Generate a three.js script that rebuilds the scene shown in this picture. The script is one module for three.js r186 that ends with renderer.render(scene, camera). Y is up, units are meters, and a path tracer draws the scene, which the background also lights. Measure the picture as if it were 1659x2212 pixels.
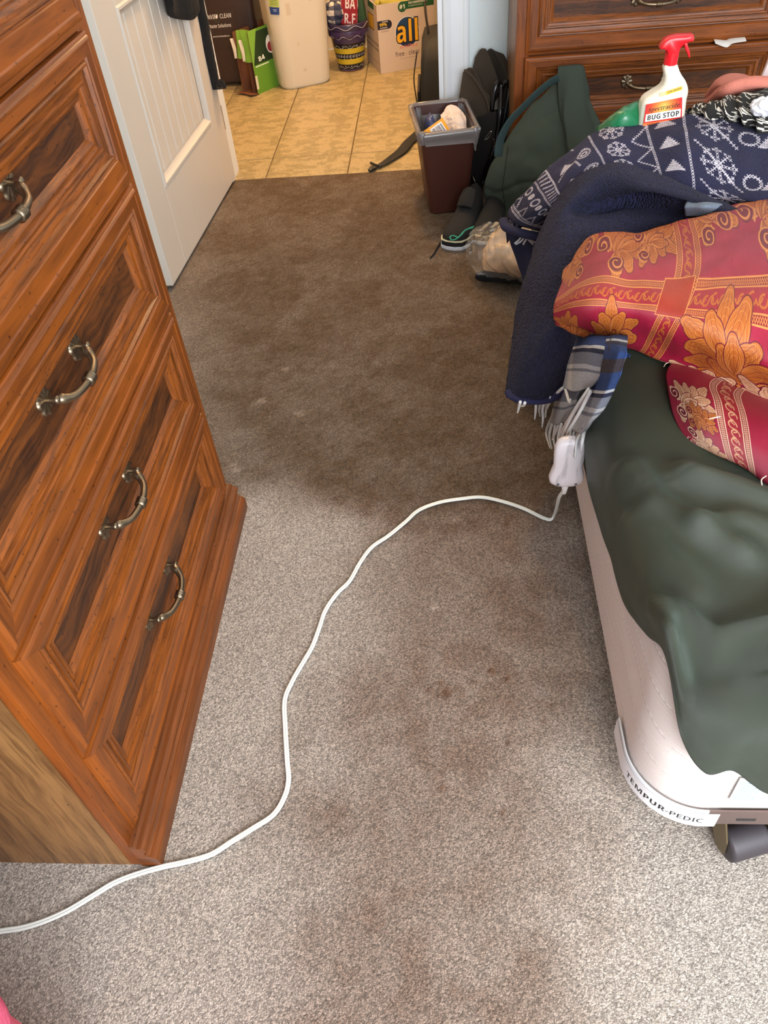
import * as THREE from 'three';
import { mergeGeometries, mergeVertices, toCreasedNormals } from 'three/addons/utils/BufferGeometryUtils.js';
import { RoundedBoxGeometry } from 'three/addons/geometries/RoundedBoxGeometry.js';
import { RectAreaLightUniformsLib } from 'three/addons/lights/RectAreaLightUniformsLib.js';

// ---------------------------------------------------------------- camera, light, exposure
const scene = new THREE.Scene();
const CX = 829.5, CY = 1106, FOCAL = 1683, CAM_H = 1.3;       // lens measured from the vanishing points, in 1659 x 2212 pixels
const camera = new THREE.PerspectiveCamera(2 * Math.atan(CY / FOCAL) * 180 / Math.PI, 1659 / 2212, 0.05, 40);
const nadir = new THREE.Vector3(1010 - CX, 2778 - CY, FOCAL).normalize();            // image axes: x right, y down, z forward
const depthDir = new THREE.Vector3(935 - CX, -600 - CY, FOCAL);
depthDir.addScaledVector(nadir, -depthDir.dot(nadir)).normalize();
const upDir = nadir.clone().negate();
const rightDir = new THREE.Vector3().crossVectors(depthDir, upDir);
if (rightDir.x < 0) rightDir.negate();
const toWorld = (c) => new THREE.Vector3(c.dot(rightDir), c.dot(upDir), -c.dot(depthDir));
camera.matrixAutoUpdate = true;
camera.position.set(0, CAM_H, 0);
{
  const bx = toWorld(new THREE.Vector3(1, 0, 0)), by = toWorld(new THREE.Vector3(0, -1, 0)), bz = toWorld(new THREE.Vector3(0, 0, -1));
  camera.quaternion.setFromRotationMatrix(new THREE.Matrix4().makeBasis(bx, by, bz));
}
scene.add(camera);

const renderer = new THREE.WebGLRenderer({ antialias: true });
renderer.toneMapping = THREE.LinearToneMapping;
renderer.toneMappingExposure = 1.0;
renderer.shadowMap.enabled = true;
renderer.shadowMap.type = THREE.PCFSoftShadowMap;
RectAreaLightUniformsLib.init();

scene.background = new THREE.Color().setRGB(0.75, 0.88, 1.0);   // hazy daylight outside the window
scene.backgroundIntensity = 1.0;

const WIN = { x0: 0.05, x1: 1.85, y0: 0.6, y1: 2.0, z: 1.0 };
const daylight = new THREE.RectAreaLight(new THREE.Color().setRGB(0.91, 0.955, 1.0), 17.5, WIN.x1 - WIN.x0, WIN.y1 - WIN.y0);
daylight.position.set((WIN.x0 + WIN.x1) / 2, (WIN.y0 + WIN.y1) / 2, WIN.z - 0.02);
daylight.lookAt((WIN.x0 + WIN.x1) / 2, (WIN.y0 + WIN.y1) / 2 - 0.35, 0);
scene.add(daylight);

const UTIL_LAMP = { x: -0.2, y: 2.36, z: -3.9, power: 9 };
const ADDED_BED_LAMP = { x: 0.45, y: 2.36, z: -1.9, power: 0.8 };  // unseen lamp added as weak warm fill for the bedroom

// ---------------------------------------------------------------- helpers
let seedState = 1234567;
const rnd = () => { seedState = (seedState * 1664525 + 1013904223) >>> 0; return seedState / 4294967296; };
const hash2 = (x, y, s = 0) => { let h = (x * 374761393 + y * 668265263 + s * 982451653) | 0; h = Math.imul(h ^ (h >>> 13), 1274126177); return ((h ^ (h >>> 16)) >>> 0) / 4294967296; };
const sm = (t) => t * t * (3 - 2 * t);
const lerp = (a, b, t) => a + (b - a) * t;
const clamp = (x, a = 0, b = 1) => Math.min(b, Math.max(a, x));
const sstep = (a, b, x) => sm(clamp((x - a) / (b - a)));
function vnoise(x, y, s = 0, px = 0, py = 0) {                 // value noise, periodic when px / py are given
  const xi = Math.floor(x), yi = Math.floor(y), fx = sm(x - xi), fy = sm(y - yi);
  const w = (i, p) => (p ? ((i % p) + p) % p : i);
  const a = hash2(w(xi, px), w(yi, py), s), b = hash2(w(xi + 1, px), w(yi, py), s), c = hash2(w(xi, px), w(yi + 1, py), s), d = hash2(w(xi + 1, px), w(yi + 1, py), s);
  return lerp(lerp(a, b, fx), lerp(c, d, fx), fy);
}
function fbm(x, y, o = 4, s = 0, px = 0, py = 0) {
  let v = 0, a = 0.5, t = 0;
  for (let i = 0; i < o; i++) { v += a * vnoise(x, y, s + i * 17, px, py); t += a; a *= 0.5; x *= 2; y *= 2; px *= 2; py *= 2; }
  return v / t;
}
const n3 = (p, f, s = 0) => (vnoise(p.x * f + p.z * f * 0.37, p.y * f - p.z * f * 0.71, s) + vnoise(p.z * f + 11.3, p.y * f * 0.6 + p.x * f * 0.8, s + 5)) - 1;

// a pixel of the photograph gives a direction; the plane it touches gives the distance
const ray = (px, py) => toWorld(new THREE.Vector3(px - CX, py - CY, FOCAL));
const onY = (px, py, y = 0) => { const d = ray(px, py); return d.multiplyScalar((y - CAM_H) / d.y).setY(y); };
const onX = (px, py, x) => { const d = ray(px, py); const t = x / d.x; return new THREE.Vector3(x, CAM_H + d.y * t, d.z * t); };
const onZ = (px, py, z) => { const d = ray(px, py); const t = z / d.z; return new THREE.Vector3(d.x * t, CAM_H + d.y * t, z); };
const V = (x, y, z) => new THREE.Vector3(x, y, z);

// ---- scene graph
const taken = new Map();
function numbered(name) { const n = taken.get(name) || 0; taken.set(name, n + 1); return n ? `${name}_${String(n).padStart(3, '0')}` : name; }
function tag(o, label, category, group) { o.userData.label = label; o.userData.category = category; if (group) o.userData.group = group; return o; }
function thing(name, label, category, pos = V(0, 0, 0), turn = 0, group) {
  const g = new THREE.Group(); g.name = numbered(name); g.position.copy(pos); g.rotation.y = turn; scene.add(g);
  return tag(g, label, category, group);
}
function mesh(name, geo, mat, parent) {
  const m = new THREE.Mesh(geo, mat); m.name = name; m.castShadow = m.receiveShadow = true;
  if (parent) parent.add(m); else { m.name = numbered(name); scene.add(m); }
  return m;
}
function part(t, name, worldGeo, mat, label) {                 // geometry given in world metres, hung under an unturned thing
  worldGeo.translate(-t.position.x, -t.position.y, -t.position.z);
  const m = mesh(name, worldGeo, mat, t); if (label) m.userData.label = label; return m;
}
function structure(name, geo, mat, label) { const m = mesh(name, geo, mat); m.userData.kind = 'structure'; if (label) m.userData.label = label; return m; }

// ---- geometry
function box(w, h, d, x = 0, y = 0, z = 0) { const g = new THREE.BoxGeometry(w, h, d); g.translate(x, y, z); return metreUV(g); }
function rbox(w, h, d, r, x = 0, y = 0, z = 0, seg = 2) { const g = new RoundedBoxGeometry(w, h, d, seg, r); g.translate(x, y, z); return metreUV(g); }
function metreUV(g, turned = false) {                         // uv in metres, projected along the dominant axis of each normal
  const p = g.attributes.position, n = g.attributes.normal, uv = new Float32Array(p.count * 2);
  for (let i = 0; i < p.count; i++) {
    const ax = Math.abs(n.getX(i)), ay = Math.abs(n.getY(i)), az = Math.abs(n.getZ(i));
    let u, v;
    if (ax >= ay && ax >= az) { u = p.getZ(i); v = p.getY(i); } else if (ay >= az) { u = p.getX(i); v = p.getZ(i); } else { u = p.getX(i); v = p.getY(i); }
    uv[2 * i] = turned ? v : u; uv[2 * i + 1] = turned ? u : v;
  }
  g.setAttribute('uv', new THREE.BufferAttribute(uv, 2)); return g;
}
function merge(list) { return mergeGeometries(list.map((g) => { const q = g.index ? g.toNonIndexed() : g.clone(); for (const k of Object.keys(q.attributes)) if (!['position', 'normal', 'uv'].includes(k)) q.deleteAttribute(k); return q; })); }
function gridGeo(nu, nv, f, uvf) {                             // (nu+1) x (nv+1) surface
  const pos = [], uv = [], idx = [];
  for (let j = 0; j <= nv; j++) for (let i = 0; i <= nu; i++) { const p = f(i / nu, j / nv); pos.push(p.x, p.y, p.z); const t = uvf ? uvf(i / nu, j / nv) : [i / nu, j / nv]; uv.push(t[0], t[1]); }
  for (let j = 0; j < nv; j++) for (let i = 0; i < nu; i++) { const a = j * (nu + 1) + i, b = a + 1, c = a + nu + 1, d = c + 1; idx.push(a, b, d, a, d, c); }
  const g = new THREE.BufferGeometry();
  g.setAttribute('position', new THREE.Float32BufferAttribute(pos, 3)); g.setAttribute('uv', new THREE.Float32BufferAttribute(uv, 2)); g.setIndex(idx); g.computeVertexNormals(); return g;
}
const cr = (a, b, c, d, t) => 0.5 * (2 * b + (c - a) * t + (2 * a - 5 * b + 4 * c - d) * t * t + (3 * b - a - 3 * c + d) * t * t * t);
function crv(pts, s) {                                        // Catmull-Rom through points, s in 0..1
  const n = pts.length - 1, f = clamp(s) * n, i = Math.min(n - 1, Math.floor(f)), t = f - i;
  const a = i > 0 ? pts[i - 1] : pts[0].clone().multiplyScalar(2).sub(pts[1]), d = i + 2 <= n ? pts[i + 2] : pts[n].clone().multiplyScalar(2).sub(pts[n - 1]), b = pts[i], c = pts[i + 1];
  return V(cr(a.x, b.x, c.x, d.x, t), cr(a.y, b.y, c.y, d.y, t), cr(a.z, b.z, c.z, d.z, t));
}
// cloth through a grid of points; thick(u,v) closes it into a solid, bump(u,v,p) pushes it along its normal
function cloth(rows, nu, nv, { thick = 0.006, bump, su = 1, sv = 1, flip = false } = {}) {
  const at = (u, v) => crv(rows.map((r) => crv(r, u)), v);
  const base = gridGeo(nu, nv, at), P = base.attributes.position, N = base.attributes.normal;
  let facing = 0; { const q = V(0, 0, 0), m = V(0, 0, 0); for (let k = 0; k < P.count; k += 3) { q.fromBufferAttribute(P, k); m.fromBufferAttribute(N, k); facing += m.dot(V(-q.x, CAM_H - q.y, -q.z).normalize()); } }   // the outer side is the one the room looks at
  const sgn = (facing < 0) !== flip ? -1 : 1, tf = typeof thick === 'function' ? thick : () => thick, W = nu + 1, H = nv + 1;
  const pos = [], uv = [], idx = [];
  const p = V(0, 0, 0), n = V(0, 0, 0);
  for (let side = 0; side < 2; side++) for (let j = 0; j < H; j++) for (let i = 0; i < W; i++) {
    const k = j * W + i, u = i / nu, v = j / nv; p.fromBufferAttribute(P, k); n.fromBufferAttribute(N, k).multiplyScalar(sgn);
    const b = bump ? bump(u, v, p) : 0;
    p.addScaledVector(n, b - side * tf(u, v)); pos.push(p.x, p.y, p.z); uv.push(u * su, (1 - v) * sv);
  }
  const S = W * H, quad = (a, b, c, d) => { if (sgn > 0) idx.push(a, b, c, a, c, d); else idx.push(a, c, b, a, d, c); };
  for (let j = 0; j < nv; j++) for (let i = 0; i < nu; i++) { const a = j * W + i; quad(a, a + 1, a + W + 1, a + W); quad(S + a, S + a + W, S + a + W + 1, S + a + 1); }
  for (let i = 0; i < nu; i++) { quad(i + 1, i, S + i, S + i + 1); const q = (H - 1) * W + i; quad(q, q + 1, S + q + 1, S + q); }
  for (let j = 0; j < nv; j++) { const q = j * W; quad(q, q + W, S + q + W, S + q); const r = q + nu; quad(r + W, r, S + r, S + r + W); }
  const g = new THREE.BufferGeometry();
  g.setAttribute('position', new THREE.Float32BufferAttribute(pos, 3)); g.setAttribute('uv', new THREE.Float32BufferAttribute(uv, 2)); g.setIndex(idx); g.computeVertexNormals();
  return g;
}
// round bar of changing radius along points
function sweep(pts, rad, { seg = 8, n = 0, caps = true, flat = 1, up } = {}) {
  const count = n || pts.length, C = [], R = [];
  for (let i = 0; i < count; i++) { const s = i / (count - 1); C.push(n ? crv(pts, s) : pts[i].clone()); R.push(typeof rad === 'function' ? rad(s) : Array.isArray(rad) ? (n ? lerp(rad[Math.floor(s * (rad.length - 1))], rad[Math.ceil(s * (rad.length - 1))], s * (rad.length - 1) % 1) : rad[i]) : rad); }
  const pos = [], idx = [], uv = []; let nn = up ? up.clone() : V(0.3, 1, 0.2);
  let len = 0;
  for (let i = 0; i < count; i++) {
    const t = C[Math.min(count - 1, i + 1)].clone().sub(C[Math.max(0, i - 1)]).normalize();
    if (up) nn = up.clone();
    nn.addScaledVector(t, -nn.dot(t)); if (nn.lengthSq() < 1e-8) nn.set(1, 0, 0).addScaledVector(t, -t.x); nn.normalize();
    const b = t.clone().cross(nn); if (i) len += C[i].distanceTo(C[i - 1]);
    for (let k = 0; k <= seg; k++) { const a = k / seg * Math.PI * 2, c = Math.cos(a) * R[i] * flat, d = Math.sin(a) * R[i]; pos.push(C[i].x + nn.x * c + b.x * d, C[i].y + nn.y * c + b.y * d, C[i].z + nn.z * c + b.z * d); uv.push(k / seg, len); }
  }
  for (let i = 0; i < count - 1; i++) for (let k = 0; k < seg; k++) { const a = i * (seg + 1) + k, b = a + seg + 1; idx.push(a, a + 1, b + 1, a, b + 1, b); }
  if (caps) { for (const e of [0, count - 1]) { const c = pos.length / 3; pos.push(C[e].x, C[e].y, C[e].z); uv.push(0.5, 0); for (let k = 0; k < seg; k++) { const a = e * (seg + 1) + k; if (e) idx.push(c, a, a + 1); else idx.push(c, a + 1, a); } } }
  const g = new THREE.BufferGeometry(); g.setAttribute('position', new THREE.Float32BufferAttribute(pos, 3)); g.setAttribute('uv', new THREE.Float32BufferAttribute(uv, 2)); g.setIndex(idx); g.computeVertexNormals(); return g;
}
// closed rings lofted one over the other (each ring an array of points)
function loft(rings, { capStart = true, capEnd = true, smooth = true } = {}) {
  const m = rings[0].length, pos = [], uv = [], idx = []; let len = 0;
  rings.forEach((r, j) => { if (j) len += r[0].distanceTo(rings[j - 1][0]); for (let k = 0; k <= m; k++) { const p = r[k % m]; pos.push(p.x, p.y, p.z); uv.push(k / m, len); } });
  for (let j = 0; j < rings.length - 1; j++) for (let k = 0; k < m; k++) { const a = j * (m + 1) + k, b = a + m + 1; idx.push(a, a + 1, b + 1, a, b + 1, b); }
  const cap = (j, rev) => { const c = V(0, 0, 0); rings[j].forEach((p) => c.add(p)); c.multiplyScalar(1 / m); const o = pos.length / 3; pos.push(c.x, c.y, c.z); uv.push(0.5, 0.5); for (let k = 0; k <= m; k++) { const p = rings[j][k % m]; pos.push(p.x, p.y, p.z); uv.push(0, 0); } for (let k = 0; k < m; k++) rev ? idx.push(o, o + 2 + k, o + 1 + k) : idx.push(o, o + 1 + k, o + 2 + k); };
  if (capStart) cap(0, true); if (capEnd) cap(rings.length - 1, false);
  let g = new THREE.BufferGeometry(); g.setAttribute('position', new THREE.Float32BufferAttribute(pos, 3)); g.setAttribute('uv', new THREE.Float32BufferAttribute(uv, 2)); g.setIndex(idx); g.computeVertexNormals();
  if (!smooth) g = toCreasedNormals(g, 0.6); return g;
}
function rrect(hw, hd, r, n = 6) {                            // rounded rectangle outline in x,z
  const o = []; for (const [sx, sz, a0] of [[1, 1, 0], [-1, 1, 1], [-1, -1, 2], [1, -1, 3]]) for (let k = 0; k <= n; k++) { const a = (a0 + k / n) * Math.PI / 2; o.push([sx * (hw - r) + Math.cos(a) * r, sz * (hd - r) + Math.sin(a) * r]); } return o;
}
function blob(c, rx, ry, rz, amp, f, s = 0, detail = 24, flatBottom) {
  const g = new THREE.SphereGeometry(1, detail * 2, detail); const p = g.attributes.position, q = V(0, 0, 0);
  for (let i = 0; i < p.count; i++) { q.fromBufferAttribute(p, i); const k = 1 + amp * n3(V(q.x * 1.3 + s, q.y * 1.3, q.z * 1.3), f, s) + amp * 0.5 * n3(V(q.x + s, q.y, q.z), f * 2.3, s + 3); q.multiplyScalar(k); let y = c.y + q.y * ry; if (flatBottom !== undefined) y = Math.max(y, flatBottom); p.setXYZ(i, c.x + q.x * rx, y, c.z + q.z * rz); }
  g.computeVertexNormals(); return g;
}

// ---- textures
function tex(w, h, f, { srgb = true, repeat } = {}) {
  const d = new Uint8Array(w * h * 4);
  for (let y = 0; y < h; y++) for (let x = 0; x < w; x++) { const c = f(x, y), k = (y * w + x) * 4; if (typeof c === 'number') { d[k] = d[k + 1] = d[k + 2] = clamp(c) * 255; } else { d[k] = clamp(c[0], 0, 255); d[k + 1] = clamp(c[1], 0, 255); d[k + 2] = clamp(c[2], 0, 255); } d[k + 3] = 255; }
  const t = new THREE.DataTexture(d, w, h); t.magFilter = THREE.LinearFilter; t.minFilter = THREE.LinearMipmapLinearFilter; t.generateMipmaps = true; t.wrapS = t.wrapT = THREE.RepeatWrapping;
  if (srgb) t.colorSpace = THREE.SRGBColorSpace; if (repeat) t.repeat.set(...repeat); t.needsUpdate = true; return t;
}
function paint(w, h, draw, repeat) {
  const c = document.createElement('canvas'); c.width = w; c.height = h; draw(c.getContext('2d'), w, h);
  const t = new THREE.CanvasTexture(c); t.colorSpace = THREE.SRGBColorSpace; t.wrapS = t.wrapT = THREE.RepeatWrapping; t.magFilter = THREE.LinearFilter; if (repeat) t.repeat.set(...repeat); return t;
}
function worley(cells, res, s) {                              // periodic; distance to the nearest point in cell units, and that cell's own random value
  const D = new Float32Array(res * res), I = new Float32Array(res * res), k = cells / res;
  for (let y = 0; y < res; y++) for (let x = 0; x < res; x++) {
    const fx = x * k, fy = y * k, cx = Math.floor(fx), cy = Math.floor(fy); let b = 9, id = 0;
    for (let j = -1; j <= 1; j++) for (let i = -1; i <= 1; i++) { const gx = (cx + i + cells) % cells, gy = (cy + j + cells) % cells; const dx = cx + i + hash2(gx, gy, s) - fx, dy = cy + j + hash2(gx, gy, s + 1) - fy, d = dx * dx + dy * dy; if (d < b) { b = d; id = hash2(gx, gy, s + 2); } }
    D[y * res + x] = Math.sqrt(b); I[y * res + x] = id;
  }
  return { D, I };
}
const std = (o) => new THREE.MeshStandardMaterial(o), phys = (o) => new THREE.MeshPhysicalMaterial(o);
const rgb = (r, g, b) => new THREE.Color(r / 255, g / 255, b / 255).convertSRGBToLinear();

// ---------------------------------------------------------------- the room
const ROOM = { x0: -1.02, x1: 2.6, z0: -3.28, z1: 1.0, h: 2.44, t: 0.12 };
const DOORWAY = { x0: -0.892, x1: 0.004, h: 2.04 };
const UTIL = { x0: -1.75, x1: 0.26, z0: -5.12 };

// carpet: twisted tufts of beige yarn, soiled along the path from the doorway past the bed, with some shade painted in
const tuft0 = worley(92, 1024, 3);
const tuft = { D: new Float32Array(1024 * 1024), I: new Float32Array(1024 * 1024) };     // the cells bent by noise so that the tufts twist
for (let y = 0; y < 1024; y++) for (let x = 0; x < 1024; x++) { const wx = Math.round(x + 9 * (vnoise(x / 8, y / 8, 71, 128, 128) - 0.5) + 5 * (vnoise(x / 4, y / 4, 73, 256, 256) - 0.5)) & 1023, wy = Math.round(y + 9 * (vnoise(x / 8, y / 8, 75, 128, 128) - 0.5) + 5 * (vnoise(x / 4, y / 4, 77, 256, 256) - 0.5)) & 1023; tuft.D[y * 1024 + x] = tuft0.D[wy * 1024 + wx]; tuft.I[y * 1024 + x] = tuft0.I[wy * 1024 + wx]; }
const carpetMap = tex(1024, 1024, (x, y) => { const k = y * 1024 + x, d = tuft.D[k], i = tuft.I[k]; const v = 1.0 - 0.3 * d + 0.36 * (i - 0.5) + 0.14 * (hash2(x, y, 9) - 0.5); return [186 * v, 173 * v, 161 * v]; }, { repeat: [1 / 0.25, 1 / 0.25] });
const carpetBump = tex(1024, 1024, (x, y) => { const k = y * 1024 + x; return clamp(0.95 - tuft.D[k] * 0.8 + 0.25 * (tuft.I[k] - 0.5) + 0.1 * (hash2(x, y, 4) - 0.5)); }, { srgb: false, repeat: [1 / 0.25, 1 / 0.25] });
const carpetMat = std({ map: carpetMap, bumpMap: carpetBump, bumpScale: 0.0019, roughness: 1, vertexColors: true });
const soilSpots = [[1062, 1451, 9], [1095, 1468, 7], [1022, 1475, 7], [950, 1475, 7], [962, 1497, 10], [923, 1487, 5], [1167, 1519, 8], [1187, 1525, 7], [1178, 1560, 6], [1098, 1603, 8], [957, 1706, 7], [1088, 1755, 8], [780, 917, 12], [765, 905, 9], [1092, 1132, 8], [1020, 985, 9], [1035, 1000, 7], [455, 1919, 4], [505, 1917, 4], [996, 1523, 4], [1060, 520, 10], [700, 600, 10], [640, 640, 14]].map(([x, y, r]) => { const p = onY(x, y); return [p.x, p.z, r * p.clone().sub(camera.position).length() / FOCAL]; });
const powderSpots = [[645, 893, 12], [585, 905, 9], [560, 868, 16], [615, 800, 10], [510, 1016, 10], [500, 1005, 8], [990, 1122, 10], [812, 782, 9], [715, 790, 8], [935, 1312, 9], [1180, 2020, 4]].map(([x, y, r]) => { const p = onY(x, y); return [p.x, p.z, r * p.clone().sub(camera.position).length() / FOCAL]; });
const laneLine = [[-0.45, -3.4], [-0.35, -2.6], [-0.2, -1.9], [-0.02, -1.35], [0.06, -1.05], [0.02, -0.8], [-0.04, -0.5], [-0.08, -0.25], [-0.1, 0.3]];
function soilAndShade(x, z) {                                          // trodden-in dirt and painted shade together, as blotches with ragged outlines
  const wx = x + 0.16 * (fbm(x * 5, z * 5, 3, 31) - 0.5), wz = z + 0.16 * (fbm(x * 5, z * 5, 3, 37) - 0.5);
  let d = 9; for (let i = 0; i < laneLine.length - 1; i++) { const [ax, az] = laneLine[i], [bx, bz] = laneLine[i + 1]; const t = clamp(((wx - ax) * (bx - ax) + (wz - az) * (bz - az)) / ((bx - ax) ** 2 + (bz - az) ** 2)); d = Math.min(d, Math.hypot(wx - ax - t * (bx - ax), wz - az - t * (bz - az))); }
  const far = sstep(-1.2, -1.42, wz), wide = lerp(0.21, 0.8, far);  // far end darkened throughout: dirt plus the window light's falloff put into the colour
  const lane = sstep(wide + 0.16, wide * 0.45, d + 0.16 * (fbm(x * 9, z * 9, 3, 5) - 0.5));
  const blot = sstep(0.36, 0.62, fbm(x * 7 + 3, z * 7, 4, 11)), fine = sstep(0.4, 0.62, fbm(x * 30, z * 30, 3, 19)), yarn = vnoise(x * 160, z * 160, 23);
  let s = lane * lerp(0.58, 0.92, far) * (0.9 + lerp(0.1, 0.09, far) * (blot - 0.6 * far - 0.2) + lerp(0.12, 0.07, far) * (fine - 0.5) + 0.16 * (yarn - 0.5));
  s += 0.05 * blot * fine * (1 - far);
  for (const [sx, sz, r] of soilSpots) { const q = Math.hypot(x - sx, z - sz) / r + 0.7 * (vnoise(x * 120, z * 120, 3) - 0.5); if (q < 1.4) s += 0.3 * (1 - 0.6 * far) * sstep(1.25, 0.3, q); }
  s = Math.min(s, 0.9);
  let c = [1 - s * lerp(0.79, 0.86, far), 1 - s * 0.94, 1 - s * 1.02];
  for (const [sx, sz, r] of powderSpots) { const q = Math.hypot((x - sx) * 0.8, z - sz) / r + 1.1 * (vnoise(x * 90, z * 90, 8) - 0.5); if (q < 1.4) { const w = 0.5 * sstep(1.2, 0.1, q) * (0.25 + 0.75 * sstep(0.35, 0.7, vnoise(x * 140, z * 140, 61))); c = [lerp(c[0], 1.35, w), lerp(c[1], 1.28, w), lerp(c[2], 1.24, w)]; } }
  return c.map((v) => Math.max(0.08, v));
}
{
  const steps = (a, b, f0, f1, fine, coarse) => { const o = []; let v = a; while (v < b - 1e-6) { o.push(v); v += v >= f0 && v < f1 ? fine : coarse; } o.push(b); return o; };
  const xs = steps(ROOM.x0, ROOM.x1, -1.1, 0.62, 0.0085, 0.1), zs = steps(ROOM.z0 - 0.01, ROOM.z1, -3.4, -0.12, 0.0085, 0.1);
  const pos = [], col = [], uv = [], idx = [], W = xs.length;
  for (const z of zs) for (const x of xs) { pos.push(x, 0.0015 * (fbm(x * 12, z * 12, 2, 41) - 0.5), z); uv.push(x, z); col.push(...soilAndShade(x, z)); }
  for (let j = 0; j < zs.length - 1; j++) for (let i = 0; i < W - 1; i++) { const a = j * W + i; idx.push(a, a + W, a + 1, a + 1, a + W, a + W + 1); }
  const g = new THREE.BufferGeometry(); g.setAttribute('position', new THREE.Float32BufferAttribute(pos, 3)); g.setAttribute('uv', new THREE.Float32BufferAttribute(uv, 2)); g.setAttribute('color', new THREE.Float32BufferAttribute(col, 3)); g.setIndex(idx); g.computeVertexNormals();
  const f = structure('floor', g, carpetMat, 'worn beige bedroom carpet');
  const pad = structure('floor', box(ROOM.x1 - ROOM.x0, 0.1, ROOM.z1 - ROOM.z0, (ROOM.x0 + ROOM.x1) / 2, -0.053, (ROOM.z0 + ROOM.z1) / 2), std({ color: rgb(120, 110, 100), roughness: 1 }), 'slab under the carpet');
}

// tiled floor of the utility room: every tile a piece, grout below
const tileTex = (s) => tex(512, 512, (x, y) => { const u = x / 512, v = y / 512; const a = fbm(u * 6 + fbm(u * 9, v * 9, 2, s) * 1.2, v * 9, 4, s + 3), b = fbm(u * 40, v * 48, 3, s + 9); const vein = sstep(0.46, 0.62, a) * 0.13 + sstep(0.5, 0.75, b) * 0.12, spk = hash2(x, y, s) > 0.994 ? 0.12 : 0; const k = 1.02 - vein - spk; return [172 * k, 152 * k, 114 * k * (1 - vein * 0.4)]; }, { repeat: [1 / 0.25, 1 / 0.25] });
const tileMats = [11, 47, 83].map((s) => std({ map: tileTex(s), roughness: 0.42 }));
{
  const uf = structure('floor', box(UTIL.x1 - UTIL.x0, 0.1, ROOM.z0 - UTIL.z0, (UTIL.x0 + UTIL.x1) / 2, -0.0575, (ROOM.z0 + UTIL.z0) / 2), std({ color: rgb(118, 92, 58), roughness: 0.95 }), 'tiled utility room floor with brown grout');
  const xl = []; for (let k = -4; k <= 3; k++) xl.push(-0.398 + k * 0.349);
  const zl = [ROOM.z0 - 0.008]; for (let k = 0; k < 5; k++) zl.push(-3.51 - k * 0.342); zl[zl.length - 1] = UTIL.z0;
  for (let i = 0; i < xl.length - 1; i++) for (let j = 0; j < zl.length - 1; j++) {
    const a = Math.max(UTIL.x0, xl[i]) + 0.0022, b = Math.min(UTIL.x1, xl[i + 1]) - 0.0022, c = zl[j + 1] + 0.0016, d = zl[j] - 0.0016;
    if (b - a < 0.02 || d - c < 0.02) continue;
    const g = rbox(b - a, 0.008, d - c, 0.0015, (a + b) / 2, -0.0045 + 0.0006 * (hash2(i, j) - 0.5), (c + d) / 2, 1);
    mesh('floor_tile', g, tileMats[(i * 2 + j) % 3], uf);
  }
}

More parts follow.
